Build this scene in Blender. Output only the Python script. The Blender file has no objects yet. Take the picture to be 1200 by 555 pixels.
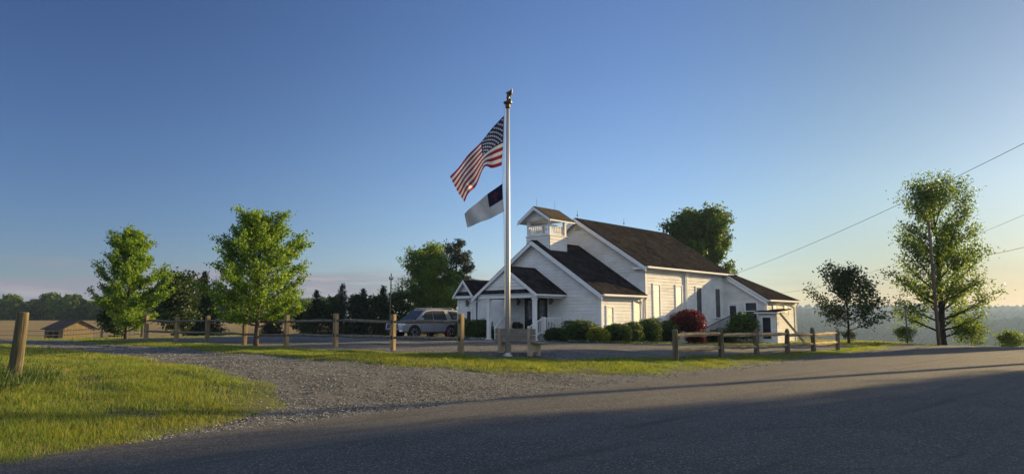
import bpy, bmesh, math, random
import numpy as np
from mathutils import Vector, Matrix, noise
from mathutils.geometry import delaunay_2d_cdt

# ------------------------------------------------------------------ camera, sky, sun, exposure
scene = bpy.context.scene
COL = scene.collection
R = math.radians
cam = bpy.data.cameras.new('camera'); camo = bpy.data.objects.new('camera', cam); COL.objects.link(camo)
cam.sensor_width = 36.0; cam.lens = 36.0 * 811.0 / 1200.0
cam.clip_start = 0.1; cam.clip_end = 20000
camo.location = (0, 0, 1.6); camo.rotation_euler = (R(90 + 6.65), 0, 0)
scene.camera = camo

SUN_EL, SUN_AZ = 11.5, 30.0            # azimuth in degrees from +X towards +Y
sv = Vector((math.cos(R(SUN_AZ)) * math.cos(R(SUN_EL)), math.sin(R(SUN_AZ)) * math.cos(R(SUN_EL)), math.sin(R(SUN_EL))))
sun = bpy.data.lights.new('sun', 'SUN'); sun.energy = 4.1; sun.angle = R(0.6); sun.color = (1.0, 0.735, 0.365)
suno = bpy.data.objects.new('sun', sun); COL.objects.link(suno)
suno.rotation_euler = (-sv).to_track_quat('-Z', 'Y').to_euler(); suno.location = (60, 30, 40)

world = bpy.data.worlds.new('World'); scene.world = world; world.use_nodes = True
wn = world.node_tree; wl = wn.links
for n in list(wn.nodes): wn.nodes.remove(n)
out = wn.nodes.new('ShaderNodeOutputWorld'); bg = wn.nodes.new('ShaderNodeBackground')
sky = wn.nodes.new('ShaderNodeTexSky'); sky.sky_type = 'NISHITA'; sky.sun_disc = False
sky.sun_elevation = R(SUN_EL); sky.sun_rotation = R(90 - SUN_AZ)
sky.altitude = 300; sky.air_density = 1.0; sky.dust_density = 0.45; sky.ozone_density = 3.5
bg.inputs['Strength'].default_value = 0.056
# thin bands of cloud low over the horizon
tc = wn.nodes.new('ShaderNodeTexCoord'); sep = wn.nodes.new('ShaderNodeSeparateXYZ')
wl.new(tc.outputs['Generated'], sep.inputs[0])
def wmath(op, a, b=None, c=None):
    n = wn.nodes.new('ShaderNodeMath'); n.operation = op
    for i, v in enumerate((a, b, c)):
        if v is None: continue
        if isinstance(v, (int, float)): n.inputs[i].default_value = v
        else: wl.new(v, n.inputs[i])
    return n.outputs[0]
mp = wn.nodes.new('ShaderNodeMapping'); mp.inputs['Scale'].default_value = (3.2, 3.2, 30.0); mp.inputs['Location'].default_value = (0.4, 0.1, 0.35)
wl.new(tc.outputs['Generated'], mp.inputs[0])
nz = wn.nodes.new('ShaderNodeTexNoise'); nz.inputs['Scale'].default_value = 1.6; nz.inputs['Detail'].default_value = 7; nz.inputs['Roughness'].default_value = 0.55
wl.new(mp.outputs[0], nz.inputs['Vector'])
def ramp_pts(v, a, b):
    n = wn.nodes.new('ShaderNodeMapRange'); n.interpolation_type = 'SMOOTHSTEP'
    n.inputs['From Min'].default_value = a; n.inputs['From Max'].default_value = b; wl.new(v, n.inputs['Value']); return n.outputs[0]
band = wmath('MULTIPLY', ramp_pts(sep.outputs['Z'], -0.02, 0.02), ramp_pts(sep.outputs['Z'], 0.078, 0.050))
left = ramp_pts(sep.outputs['X'], 0.12, -0.35)
cov = wmath('MULTIPLY', wmath('MULTIPLY', ramp_pts(nz.outputs['Fac'], 0.33, 0.50), band), wmath('MULTIPLY_ADD', left, 0.82, 0.14))
mixc = wn.nodes.new('ShaderNodeMix'); mixc.data_type = 'RGBA'
crp = wn.nodes.new('ShaderNodeValToRGB'); crp.color_ramp.elements[0].color = (1.75, 1.8, 2.25, 1); crp.color_ramp.elements[1].color = (3.6, 3.0, 3.0, 1)
crp.color_ramp.elements[0].position = 0.5; crp.color_ramp.elements[1].position = 0.72
wl.new(nz.outputs['Fac'], crp.inputs[0])
wl.new(cov, mixc.inputs['Factor']); tintn = wn.nodes.new('ShaderNodeMix'); tintn.data_type = 'RGBA'; tintn.blend_type = 'MULTIPLY'; tintn.inputs['Factor'].default_value = 1.0
tintn.inputs['B'].default_value = (1.05, .975, 1.04, 1); wl.new(sky.outputs[0], tintn.inputs['A']); 
# the sky deepens towards the zenith, and an unseen bright patch is added behind the camera as fill light
deep = wn.nodes.new('ShaderNodeMix'); deep.data_type = 'RGBA'; deep.blend_type = 'MULTIPLY'; deep.inputs['B'].default_value = (.80, .82, .91, 1)
wl.new(ramp_pts(sep.outputs['Z'], .14, .50), deep.inputs['Factor']); wl.new(tintn.outputs['Result'], deep.inputs['A'])
def shade(src, fac, col):
    n = wn.nodes.new('ShaderNodeMix'); n.data_type = 'RGBA'; n.blend_type = 'MULTIPLY'; n.inputs['B'].default_value = col
    wl.new(fac, n.inputs['Factor']); wl.new(src, n.inputs['A']); return n.outputs['Result']
away = shade(deep.outputs['Result'], ramp_pts(sep.outputs['X'], .06, -.60), (.53, .58, .69, 1))      # deeper blue away from the sun
near_sun = shade(away, ramp_pts(sep.outputs['X'], .10, .50), (.93, .86, .69, 1))                     # paler and warmer towards it
glow = shade(near_sun, wmath('MULTIPLY', ramp_pts(sep.outputs['X'], .15, .55), ramp_pts(sep.outputs['Z'], .18, .02)), (.66, .64, .60, 1))
rear_fill = wn.nodes.new('ShaderNodeMix'); rear_fill.data_type = 'RGBA'; rear_fill.inputs['B'].default_value = (5.2, 6.0, 7.3, 1)
nz2 = wn.nodes.new('ShaderNodeTexNoise'); nz2.inputs['Scale'].default_value = 3.0; nz2.inputs['Detail'].default_value = 8; wl.new(tc.outputs['Generated'], nz2.inputs['Vector'])
wl.new(wmath('MULTIPLY', wmath('MULTIPLY', ramp_pts(sep.outputs['Y'], -.02, -.45), ramp_pts(sep.outputs['Z'], .02, .14)), ramp_pts(nz2.outputs['Fac'], .30, .58)), rear_fill.inputs['Factor'])
wl.new(glow, rear_fill.inputs['A']); wl.new(rear_fill.outputs['Result'], mixc.inputs['A']); wl.new(crp.outputs[0], mixc.inputs['B'])
wl.new(mixc.outputs['Result'], bg.inputs['Color']); wl.new(bg.outputs[0], out.inputs[0])

vs = scene.view_settings; vs.view_transform = 'Standard'; vs.look = 'None'; vs.gamma = 1.0; vs.use_curve_mapping = False
vs.exposure = 1.55
scene.render.engine = 'CYCLES'
cy = scene.cycles; cy.use_denoising = True; cy.use_adaptive_sampling = True; cy.adaptive_threshold = 0.015
try: cy.denoiser = 'OPENIMAGEDENOISE'
except Exception: pass
cy.max_bounces = 8; cy.diffuse_bounces = 3; cy.glossy_bounces = 3; cy.transparent_max_bounces = 8; cy.volume_bounces = 0
cy.sample_clamp_indirect = 6.0

# ------------------------------------------------------------------ lie of the land
PHI = R(43.3); AX, AY = math.sin(PHI), math.cos(PHI)      # direction of the road and of the church's long axis
def S(a, b, t):
    t = max(0.0, min(1.0, (t - a) / (b - a))); return t * t * (3 - 2 * t)
def uv(x, y): return x * AX + y * AY, -x * AY + y * AX
def xy(u, v): return u * AX - v * AY, u * AY + v * AX
def h(x, y):
    u, v = uv(x, y); r = math.hypot(x, y)
    z = .5 * S(9.4, 16, v) * (1 - S(20, 42, u)) * (1 - S(40, 58, v))
    z -= 2.2 * S(45, 85, v) * (1 - S(100, 220, r))
    z += .75 * S(100, 220, r) * S(45, 85, v)
    uc = 44 + max(0, v - 10); d = u - uc
    if d > 0: z -= .004 * d * d if d < 20 else 1.6 + .16 * (d - 20)
    z = max(z, -70)
    if v > 10 and r < 90: z += (.062 * noise.noise(Vector((x * .42, y * .42, 1.7))) + .032 * noise.noise(Vector((x * 1.3, y * 1.3, 5.2)))) * S(10, 11.5, v)
    if r > 420:
        t1 = S(450, 1250, r)
        n1 = noise.fractal(Vector((x * .0016, y * .0016, 3.1)), 1.0, 2.0, 5)
        n2 = noise.fractal(Vector((x * .0007, y * .0007, 9.7)), 1.0, 2.0, 4)
        tgt = -9 + n1 * 16 * S(500, 900, r) + (16 + n2 * 14) * S(1500, 2600, r)
        z += t1 * (tgt - z)
    return z

# ------------------------------------------------------------------ node helpers
def lin(c): return tuple(c) + ((1.0,) if len(c) == 3 else ())
def material(name, c1, c2=None, scale=4.0, detail=6, rough=.8, bump=0.0, bscale=60.0, island=None, spec=.3, metal=0.0,
             stretch=(1, 1, 1), speck=None, translucent=0.0, lo=.35, hi=.65, bdist=.02, tint=None, tscale=.15):
    m = bpy.data.materials.new(name); m.use_nodes = True; nt = m.node_tree; N = nt.nodes; K = nt.links
    p = N['Principled BSDF']; p.inputs['Roughness'].default_value = rough; p.inputs['Metallic'].default_value = metal
    p.inputs['Specular IOR Level'].default_value = spec
    tc = N.new('ShaderNodeTexCoord'); mp = N.new('ShaderNodeMapping'); mp.inputs['Scale'].default_value = stretch
    K.new(tc.outputs['Object'], mp.inputs[0])
    def ntex(sc, det=6):
        n = N.new('ShaderNodeTexNoise'); n.inputs['Scale'].default_value = sc; n.inputs['Detail'].default_value = det
        n.inputs['Roughness'].default_value = .6; K.new(mp.outputs[0], n.inputs['Vector']); return n.outputs['Fac']
    if island:
        g = N.new('ShaderNodeNewGeometry'); rp = N.new('ShaderNodeValToRGB')
        cr = rp.color_ramp
        while len(cr.elements) < len(island): cr.elements.new(.5)
        for i, c in enumerate(island):
            cr.elements[i].position = i / (len(island) - 1); cr.elements[i].color = lin(c)
        K.new(g.outputs['Random Per Island'], rp.inputs[0]); colr = rp.outputs[0]
    else:
        rp = N.new('ShaderNodeValToRGB'); rp.color_ramp.elements[0].position = lo; rp.color_ramp.elements[1].position = hi
        rp.color_ramp.elements[0].color = lin(c1); rp.color_ramp.elements[1].color = lin(c2 or c1)
        K.new(ntex(scale, detail), rp.inputs[0]); colr = rp.outputs[0]
    if tint:
        mx = N.new('ShaderNodeMix'); mx.data_type = 'RGBA'
        rr = N.new('ShaderNodeMapRange'); rr.inputs['From Min'].default_value = .42; rr.inputs['From Max'].default_value = .62
        K.new(ntex(tscale, 4), rr.inputs['Value']); K.new(rr.outputs[0], mx.inputs['Factor'])
        K.new(colr, mx.inputs['A'])
        mul = N.new('ShaderNodeMix'); mul.data_type = 'RGBA'; mul.blend_type = 'MULTIPLY'; mul.inputs['Factor'].default_value = 1
        K.new(colr, mul.inputs['A']); mul.inputs['B'].default_value = lin(tint); K.new(mul.outputs['Result'], mx.inputs['B'])
        colr = mx.outputs['Result']
    if speck:
        sc, c, a, b = speck
        v = N.new('ShaderNodeTexVoronoi'); v.inputs['Scale'].default_value = sc; K.new(mp.outputs[0], v.inputs['Vector'])
        sp = N.new('ShaderNodeSeparateColor'); K.new(v.outputs['Color'], sp.inputs[0])
        rr = N.new('ShaderNodeMapRange'); rr.inputs['From Min'].default_value = a; rr.inputs['From Max'].default_value = b
        K.new(sp.outputs[0], rr.inputs['Value'])
        mx = N.new('ShaderNodeMix'); mx.data_type = 'RGBA'; K.new(rr.outputs[0], mx.inputs['Factor'])
        K.new(colr, mx.inputs['A']); mx.inputs['B'].default_value = lin(c); colr = mx.outputs['Result']
    K.new(colr, p.inputs['Base Color'])
    if bump:
        b = N.new('ShaderNodeBump'); b.inputs['Strength'].default_value = bump; b.inputs['Distance'].default_value = bdist
        K.new(ntex(bscale, 5), b.inputs['Height']); K.new(b.outputs[0], p.inputs['Normal'])
    if translucent:
        t = N.new('ShaderNodeBsdfTranslucent'); ms = N.new('ShaderNodeMixShader'); ms.inputs[0].default_value = translucent
        hs = N.new('ShaderNodeHueSaturation'); hs.inputs['Value'].default_value = 1.5; hs.inputs['Saturation'].default_value = 1.1; hs.inputs['Hue'].default_value = .485
        K.new(colr, hs.inputs['Color']); K.new(hs.outputs[0], t.inputs['Color'])
        K.new(p.outputs[0], ms.inputs[1]); K.new(t.outputs[0], ms.inputs[2]); K.new(ms.outputs[0], N['Material Output'].inputs[0])
    return m

M = {}
M['ground'] = material('ground_soil', (.045, .052, .018), (.095, .095, .035), 1.2, bump=.5, bscale=25, bdist=.05)
M['woods'] = material('far_woods', (0, 0, 0), rough=1, spec=0, island=[(.006, .014, .007), (.012, .026, .011), (.022, .04, .016)])
M['hill'] = material('hill_woods', (.007, .017, .009), (.026, .042, .018), .006, bump=.0, rough=.95)
M['field'] = material('dry_field', (.17, .12, .048), (.27, .195, .085), .25, bump=.4, bscale=5, stretch=(.5, 2.5, 1), bdist=.1, tint=(.75, .8, .6), tscale=.02)
M['asphalt'] = material('asphalt', (.048, .046, .043), (.066, .063, .059), .8, rough=.82, bump=.8, bscale=95, bdist=.012, spec=.35, speck=(62, (.21, .20, .19), .70, 1.0), tint=(.74, .74, .74), tscale=.22)
def add_tracks(m, ang, scale, c, lo, hi, amount):
    # long worn bands along the direction of travel
    nt = m.node_tree; N = nt.nodes; K = nt.links; p = N['Principled BSDF']; src = p.inputs['Base Color'].links[0].from_socket
    tc = N.new('ShaderNodeTexCoord'); mp = N.new('ShaderNodeMapping'); mp.inputs['Rotation'].default_value = (0, 0, ang); K.new(tc.outputs['Object'], mp.inputs[0])
    mp2 = N.new('ShaderNodeMapping'); mp2.inputs['Scale'].default_value = scale; K.new(mp.outputs[0], mp2.inputs[0])
    n = N.new('ShaderNodeTexNoise'); n.inputs['Scale'].default_value = 1; n.inputs['Detail'].default_value = 6; n.inputs['Roughness'].default_value = .65; K.new(mp2.outputs[0], n.inputs['Vector'])
    r = N.new('ShaderNodeMapRange'); r.inputs['From Min'].default_value = lo; r.inputs['From Max'].default_value = hi; r.inputs['To Max'].default_value = amount; K.new(n.outputs['Fac'], r.inputs['Value'])
    mx = N.new('ShaderNodeMix'); mx.data_type = 'RGBA'; K.new(r.outputs[0], mx.inputs['Factor']); K.new(src, mx.inputs['A']); mx.inputs['B'].default_value = lin(c); K.new(mx.outputs['Result'], p.inputs['Base Color'])
    return m
def add_cracks(m, scale, width, c):
    nt = m.node_tree; N = nt.nodes; K = nt.links; p = N['Principled BSDF']; src = p.inputs['Base Color'].links[0].from_socket
    tc = N.new('ShaderNodeTexCoord'); n = N.new('ShaderNodeTexNoise'); n.inputs['Scale'].default_value = 1.3; n.inputs['Detail'].default_value = 5; K.new(tc.outputs['Object'], n.inputs['Vector'])
    mx0 = N.new('ShaderNodeMix'); mx0.data_type = 'RGBA'; mx0.inputs['Factor'].default_value = .35; K.new(tc.outputs['Object'], mx0.inputs['A']); K.new(n.outputs['Color'], mx0.inputs['B'])
    v = N.new('ShaderNodeTexVoronoi'); v.feature = 'DISTANCE_TO_EDGE'; v.inputs['Scale'].default_value = scale; K.new(mx0.outputs['Result'], v.inputs['Vector'])
    r = N.new('ShaderNodeMapRange'); r.inputs['From Min'].default_value = 0; r.inputs['From Max'].default_value = width; r.inputs['To Min'].default_value = .8; r.inputs['To Max'].default_value = 0; K.new(v.outputs['Distance'], r.inputs['Value'])
    n2 = N.new('ShaderNodeTexNoise'); n2.inputs['Scale'].default_value = .35; K.new(tc.outputs['Object'], n2.inputs['Vector']); r2 = N.new('ShaderNodeMapRange'); r2.inputs['From Min'].default_value = .5; r2.inputs['From Max'].default_value = .62; K.new(n2.outputs['Fac'], r2.inputs['Value'])
    mu = N.new('ShaderNodeMath'); mu.operation = 'MULTIPLY'; K.new(r.outputs[0], mu.inputs[0]); K.new(r2.outputs[0], mu.inputs[1])
    mx = N.new('ShaderNodeMix'); mx.data_type = 'RGBA'; K.new(mu.outputs[0], mx.inputs['Factor']); K.new(src, mx.inputs['A']); mx.inputs['B'].default_value = lin(c); K.new(mx.outputs['Result'], p.inputs['Base Color'])
add_tracks(M['asphalt'], R(46.7), (.9, .05, 1), (.092, .089, .084), .52, .66, .55); add_tracks(M['asphalt'], R(46.7), (1.7, .09, 1), (.030, .028, .026), .54, .66, .6); add_cracks(M['asphalt'], .55, .012, (.016, .015, .014))
M['gravel'] = material('gravel', (.046, .047, .047), (.104, .106, .106), 3.5, rough=.95, bump=1.0, bscale=60, bdist=.035, speck=(36, (.25, .253, .25), .6, 1.0), tint=(.62, .62, .62), tscale=.45)
add_tracks(M['gravel'], R(25), (.10, .9, 1), (.145, .143, .138), .52, .64, .6); add_tracks(M['gravel'], R(20), (.3, .5, 1), (.046, .046, .045), .56, .66, .7)
M['stone'] = material('gravel_stone', None or (.1, .1, .1), rough=.95, island=[(.03, .03, .031), (.088, .09, .09), (.155, .158, .158), (.235, .24, .238), (.33, .335, .33)], bump=.3, bscale=80)
M['grass'] = material('grass_blades', (0, 0, 0), rough=.6, island=[(.035, .085, .014), (.075, .145, .02), (.125, .20, .028), (.185, .235, .046), (.27, .255, .09)], translucent=.46, tint=(1.28, 1.06, .85), tscale=.35)
M['straw'] = material('dry_straw', (0, 0, 0), rough=.8, island=[(.20, .15, .07), (.32, .25, .12), (.40, .33, .18)], translucent=.25)
M['weed'] = material('weed_blades', (0, 0, 0), rough=.6, island=[(.025, .055, .012), (.05, .09, .02), (.08, .12, .03)], translucent=.3)
M['siding'] = material('white_siding', (.66, .655, .635), (.76, .755, .74), 1.3, rough=.95, spec=.06, bump=.05, bscale=30, tint=(.90, .89, .86), tscale=.6, stretch=(1, 1, 2.2))
M['trim'] = material('white_trim', (.68, .68, .67), (.74, .74, .73), 3, rough=.9, spec=.08, bump=.05, bscale=40)
M['shingle'] = material('dark_shingles', (.016, .0152, .0152), (.031, .0285, .028), 1.1, rough=1, spec=.0, bump=.7, bscale=22, bdist=.03, stretch=(1, 1, 1), speck=(4.5, (.042, .0385, .037), .55, 1.1), tint=(.7, .7, .75), tscale=.6)
M['shingle_brown'] = material('brown_shingles', (.022, .017, .014), (.036, .028, .022), 2.2, rough=.95, spec=.12, bump=.7, bscale=22, bdist=.03, speck=(7, (.06, .046, .036), .5, 1.1))
M['glass_grey'] = material('grey_shaded_glass', (.05, .055, .06), (.09, .095, .1), 1.5, rough=.15, spec=.4)  # darker pane colour stands in for shade on the rear nave windows
M['glass_dark'] = material('dark_window_glass', (.03, .034, .04), (.05, .055, .06), 1.2, rough=.08, spec=.6)
M['glass_pale'] = material('pale_sunlit_glass', (.58, .57, .48), (.70, .68, .57), 2.2, rough=.5, spec=.25)  # sunlit look of the panes is put into this pale colour
M['door'] = material('dark_door_paint', (.014, .012, .011), (.022, .019, .017), 3, rough=.4, spec=.4)
M['door_glass'] = material('leaded_door_glass', (.05, .055, .06), (.30, .32, .33), 9, rough=.15, spec=.6)
M['iron'] = material('black_iron', (.012, .012, .013), (.02, .02, .021), 8, rough=.5, spec=.5)
M['concrete'] = material('concrete', (.25, .245, .235), (.36, .35, .335), 3, rough=.9, bump=.4, bscale=40)
M['alu'] = material('brushed_aluminium', (.34, .34, .335), (.44, .44, .43), 3, rough=.5, metal=.55, stretch=(8, 8, .6), bump=.05, bscale=20)
M['bronze'] = material('dull_bronze', (.045, .035, .025), (.09, .07, .045), 8, rough=.5, metal=.6)
M['rope'] = material('rope', (.55, .54, .5), (.7, .68, .64), 20, rough=.9)
M['wood_post'] = material('weathered_post', (.085, .07, .046), (.22, .18, .115), 4.5, rough=.9, bump=1.0, bscale=22, stretch=(4.5, 4.5, .3), tint=(.45, .47, .40), tscale=1.3)
M['wood_left'] = material('round_fence_wood', (.19, .135, .075), (.34, .25, .14), 3.5, rough=.9, bump=.5, bscale=18, stretch=(2.5, 2.5, .4), tint=(.6, .62, .6), tscale=.9)
M['wood_rail'] = material('split_rail_wood', (.27, .19, .11), (.52, .38, .22), 3, rough=.9, bump=.9, bscale=14, bdist=.03, stretch=(1, 1, 5), tint=(.6, .6, .58), tscale=1.2)
M['wood_grey'] = material('grey_weathered_wood', (.075, .07, .062), (.16, .14, .12), 4, rough=.9, bump=.7, bscale=18, stretch=(3, 3, .4))
M['bench'] = material('bench_boards', (.13, .12, .105), (.22, .20, .175), 3, rough=.8, bump=.25, bscale=25, stretch=(.5, 4, 4))
M['bench_leg'] = material('bench_support', (.24, .19, .13), (.34, .28, .20), 3, rough=.85, bump=.3, bscale=25)
M['barn'] = material('barn_boards', (.10, .075, .04), (.19, .145, .075), 2, rough=.9, bump=.5, bscale=12, stretch=(6, 6, .3))
M['tin'] = material('rusty_tin_roof', (.028, .021, .016), (.055, .042, .032), 1.2, rough=.9, bump=.3, bscale=8)
M['pole'] = material('creosote_pole', (.075, .055, .04), (.16, .125, .09), 3, rough=.9, bump=.6, bscale=12, stretch=(5, 5, .3))
M['wire'] = material('black_wire', (.015, .015, .015), (.02, .02, .02), 3, rough=.6)
M['bark'] = material('bark', (.045, .035, .026), (.11, .09, .07), 6, rough=.95, bump=.8, bscale=22, stretch=(2, 2, .4))
M['bark_dark'] = material('dark_bark', (.02, .016, .012), (.05, .04, .03), 6, rough=.95, bump=.8, bscale=22, stretch=(2, 2, .4))
def leafmat(name, cols, tr=.35, rough=.55, tint=(.75, .8, .8), ts=.5): return material(name, (0, 0, 0), island=cols, rough=rough, translucent=tr, spec=.25, tint=tint, tscale=ts)
M['leaf_maple'] = leafmat('maple_leaves', [(.058, .125, .016), (.10, .185, .025), (.15, .245, .035), (.205, .285, .05)], .5)
M['leaf_mid'] = leafmat('broad_leaves', [(.035, .07, .012), (.065, .115, .018), (.10, .155, .026)], .42)
M['leaf_light'] = leafmat('locust_leaves', [(.05, .10, .016), (.085, .15, .024), (.125, .19, .032), (.17, .22, .044)], .5)
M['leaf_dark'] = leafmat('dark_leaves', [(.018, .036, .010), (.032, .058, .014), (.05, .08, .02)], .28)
M['leaf_far'] = leafmat('far_leaves', [(.04, .08, .012), (.08, .13, .02), (.12, .17, .03)], .42, ts=.08)
M['needle'] = leafmat('conifer_needles', [(.010, .022, .009), (.018, .036, .014), (.03, .05, .018)], .12)
M['needle_blue'] = leafmat('pine_needles', [(.016, .028, .016), (.028, .042, .022), (.05, .06, .03)], .12)
M['leaf_box'] = leafmat('hedge_leaves', [(.02, .045, .010), (.04, .075, .016), (.065, .105, .022), (.09, .13, .03)], .3)
M['leaf_yew'] = leafmat('golden_leaves', [(.10, .12, .012), (.16, .18, .02), (.22, .23, .03)], .3)
M['leaf_red'] = leafmat('red_leaves', [(.035, .008, .010), (.07, .012, .014), (.11, .02, .02), (.15, .035, .025)], .3, tint=(.7, .7, .7))
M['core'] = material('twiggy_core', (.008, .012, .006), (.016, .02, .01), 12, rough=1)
M['paint_car'] = material('silver_car_paint', (.30, .31, .33), (.34, .35, .37), .5, rough=.3, metal=.4, spec=.6)
M['rubber'] = material('black_rubber', (.012, .012, .012), (.02, .02, .02), 10, rough=.8)
M['plastic'] = material('black_plastic', (.015, .015, .016), (.022, .022, .023), 6, rough=.5)
M['rim'] = material('alloy', (.40, .41, .42), (.48, .49, .5), 5, rough=.3, metal=.8)
M['chrome'] = material('chrome', (.62, .63, .64), (.68, .69, .7), 5, rough=.15, metal=.9)
M['lens'] = material('headlamp_lens', (.55, .57, .6), (.72, .74, .76), 12, rough=.1, spec=.8)
M['red_lens'] = material('tail_lens', (.25, .01, .01), (.32, .015, .015), 5, rough=.2)
M['flag_red'] = material('flag_red', (.17, .018, .026), (.23, .024, .034), 6, rough=.9, translucent=.08)
M['flag_white'] = material('flag_white', (.56, .54, .52), (.64, .62, .60), 6, rough=.9, translucent=.06)
M['church_cloth'] = material('church_flag_cloth', (.40, .41, .42), (.47, .48, .48), 6, rough=.95, spec=.1)
M['church_red'] = material('church_flag_red', (.07, .014, .02), (.09, .016, .024), 6, rough=.95, spec=.1)
M['church_blue'] = material('church_flag_blue', (.010, .012, .03), (.016, .018, .04), 6, rough=.95, spec=.1)
M['flag_blue'] = material('flag_blue', (.018, .022, .06), (.026, .03, .08), 6, rough=.9, translucent=.06)
M['terracotta'] = material('flower_pot', (.10, .07, .05), (.16, .11, .08), 5, rough=.8)
M['petal'] = material('flowers', (0, 0, 0), island=[(.02, .05, .012), (.03, .07, .018), (.04, .06, .02), (.12, .02, .05)], rough=.7, translucent=.2)
M['lamp_glass'] = material('lantern_glass', (.10, .10, .10), (.16, .16, .16), 5, rough=.2)

# ------------------------------------------------------------------ mesh helpers
def tag(o, label=None, cat=None, group=None, kind=None):
    if label: o['label'] = label
    if cat: o['category'] = cat
    if group: o['group'] = group
    if kind: o['kind'] = kind
    return o
def link(name, me, parent=None):
    o = bpy.data.objects.new(name, me); COL.objects.link(o)
    if parent: o.parent = parent
    return o
def empty(name, loc=(0, 0, 0), rz=0.0, label=None, cat=None, group=None):
    o = bpy.data.objects.new(name, None); COL.objects.link(o); o.location = loc; o.rotation_euler = (0, 0, rz)
    o.empty_display_size = .3
    return tag(o, label, cat, group)
def copy_tree(o, parent=None):
    c = o.copy(); COL.objects.link(c)
    if parent: c.parent = parent
    for ch in list(o.children): copy_tree(ch, c)
    return c

class MB:
    def __init__(self): self.v = []; self.f = []; self.mi = []
    def poly(self, pts, mi=0):
        b = len(self.v); self.v += [tuple(p) for p in pts]; self.f.append(tuple(range(b, b + len(pts)))); self.mi.append(mi); return self
    def mesh(self, pts, faces, mi=0):
        b = len(self.v); self.v += [tuple(p) for p in pts]
        for f in faces: self.f.append(tuple(b + i for i in f)); self.mi.append(mi)
        return self
    def box(self, x0, x1, y0, y1, z0, z1, mi=0, mat=None):
        p = [Vector((x, y, z)) for z in (z0, z1) for y in (y0, y1) for x in (x0, x1)]
        if mat: p = [mat @ q for q in p]
        return self.mesh(p, [(0, 2, 3, 1), (4, 5, 7, 6), (0, 1, 5, 4), (2, 6, 7, 3), (0, 4, 6, 2), (1, 3, 7, 5)], mi)
    def bar(self, a, b, w, d=None, mi=0, up=(0, 0, 1)):          # square bar from a to b
        a, b = Vector(a), Vector(b); d = d or w; t = (b - a).normalized(); u = Vector(up)
        if abs(t.dot(u)) > .98: u = Vector((1, 0, 0))
        s = t.cross(u).normalized(); q = s.cross(t).normalized(); pts = []
        for e in (a, b):
            for i, j in ((-1, -1), (1, -1), (1, 1), (-1, 1)): pts.append(e + s * w / 2 * i + q * d / 2 * j)
        return self.mesh(pts, [(3, 2, 1, 0), (4, 5, 6, 7), (0, 1, 5, 4), (1, 2, 6, 5), (2, 3, 7, 6), (3, 0, 4, 7)], mi)
    def tube(self, pts, rad, n=8, mi=0, cap=True, jit=0.0, rng=None):
        pts = [Vector(p) for p in pts]; rads = rad if isinstance(rad, (list, tuple)) else [rad] * len(pts)
        rings = []; ref = None
        for i, p in enumerate(pts):
            t = (pts[min(i + 1, len(pts) - 1)] - pts[max(i - 1, 0)]).normalized()
            if ref is None:
                ref = Vector((1, 0, 0)) if abs(t.x) < .9 else Vector((0, 1, 0))
            s = (ref - t * ref.dot(t)).normalized(); q = t.cross(s); ref = s
            ring = []
            for k in range(n):
                a = 2 * math.pi * k / n; rr = rads[i] * (1 + (rng.uniform(-jit, jit) if rng else 0))
                ring.append(p + (s * math.cos(a) + q * math.sin(a)) * rr)
            rings.append(ring)
        flat = [x for r in rings for x in r]; fs = []
        for i in range(len(pts) - 1):
            for k in range(n): fs.append((i * n + k, i * n + (k + 1) % n, (i + 1) * n + (k + 1) % n, (i + 1) * n + k))
        if cap: fs.append(tuple(reversed(range(n)))); fs.append(tuple((len(pts) - 1) * n + k for k in range(n)))
        return self.mesh(flat, fs, mi)
    def lathe(self, prof, c=(0, 0, 0), n=16, mi=0):
        c = Vector(c); pts = []
        for r, z in prof:
            for k in range(n): a = 2 * math.pi * k / n; pts.append(c + Vector((r * math.cos(a), r * math.sin(a), z)))
        fs = [(i * n + k, i * n + (k + 1) % n, (i + 1) * n + (k + 1) % n, (i + 1) * n + k) for i in range(len(prof) - 1) for k in range(n)]
        fs.append(tuple(reversed(range(n)))); fs.append(tuple((len(prof) - 1) * n + k for k in range(n)))
        return self.mesh(pts, fs, mi)
    def prism(self, poly, off, mi=0):                             # planar polygon extruded along a vector
        off = Vector(off); n = len(poly); a = [Vector(p) for p in poly]; b = [p + off for p in a]
        fs = [tuple(range(n)), tuple(reversed(range(n, 2 * n)))] + [(i, n + i, n + (i + 1) % n, (i + 1) % n) for i in range(n)]
        return self.mesh(a + b, fs, mi)
    def build(self, name, mats, parent=None, smooth=False, bevel=0.0, fixn=True):
        me = bpy.data.meshes.new(name); me.from_pydata(self.v, [], self.f)
        for m in (mats if isinstance(mats, (list, tuple)) else [mats]): me.materials.append(m)
        me.polygons.foreach_set('material_index', self.mi)
        if fixn:
            bm = bmesh.new(); bm.from_mesh(me); bmesh.ops.recalc_face_normals(bm, faces=bm.faces)
            if bevel: bmesh.ops.bevel(bm, geom=bm.edges[:], offset=bevel, segments=1, affect='EDGES', clamp_overlap=True)
            bm.to_mesh(me); bm.free()
        if smooth: me.polygons.foreach_set('use_smooth', [True] * len(me.polygons))
        me.update(); return link(name, me, parent)

def np_mesh(name, verts, nper, mat, parent=None, smooth=False):
    """verts: (N*nper,3) array, one face of nper corners each"""
    me = bpy.data.meshes.new(name); nv = len(verts); nf = nv // nper
    me.vertices.add(nv); me.vertices.foreach_set('co', np.asarray(verts, dtype=np.float32).ravel())
    me.loops.add(nv); me.loops.foreach_set('vertex_index', np.arange(nv, dtype=np.int32))
    me.polygons.add(nf); me.polygons.foreach_set('loop_start', np.arange(0, nv, nper, dtype=np.int32))
    me.materials.append(mat); me.update(calc_edges=True)
    return link(name, me, parent)

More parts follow.
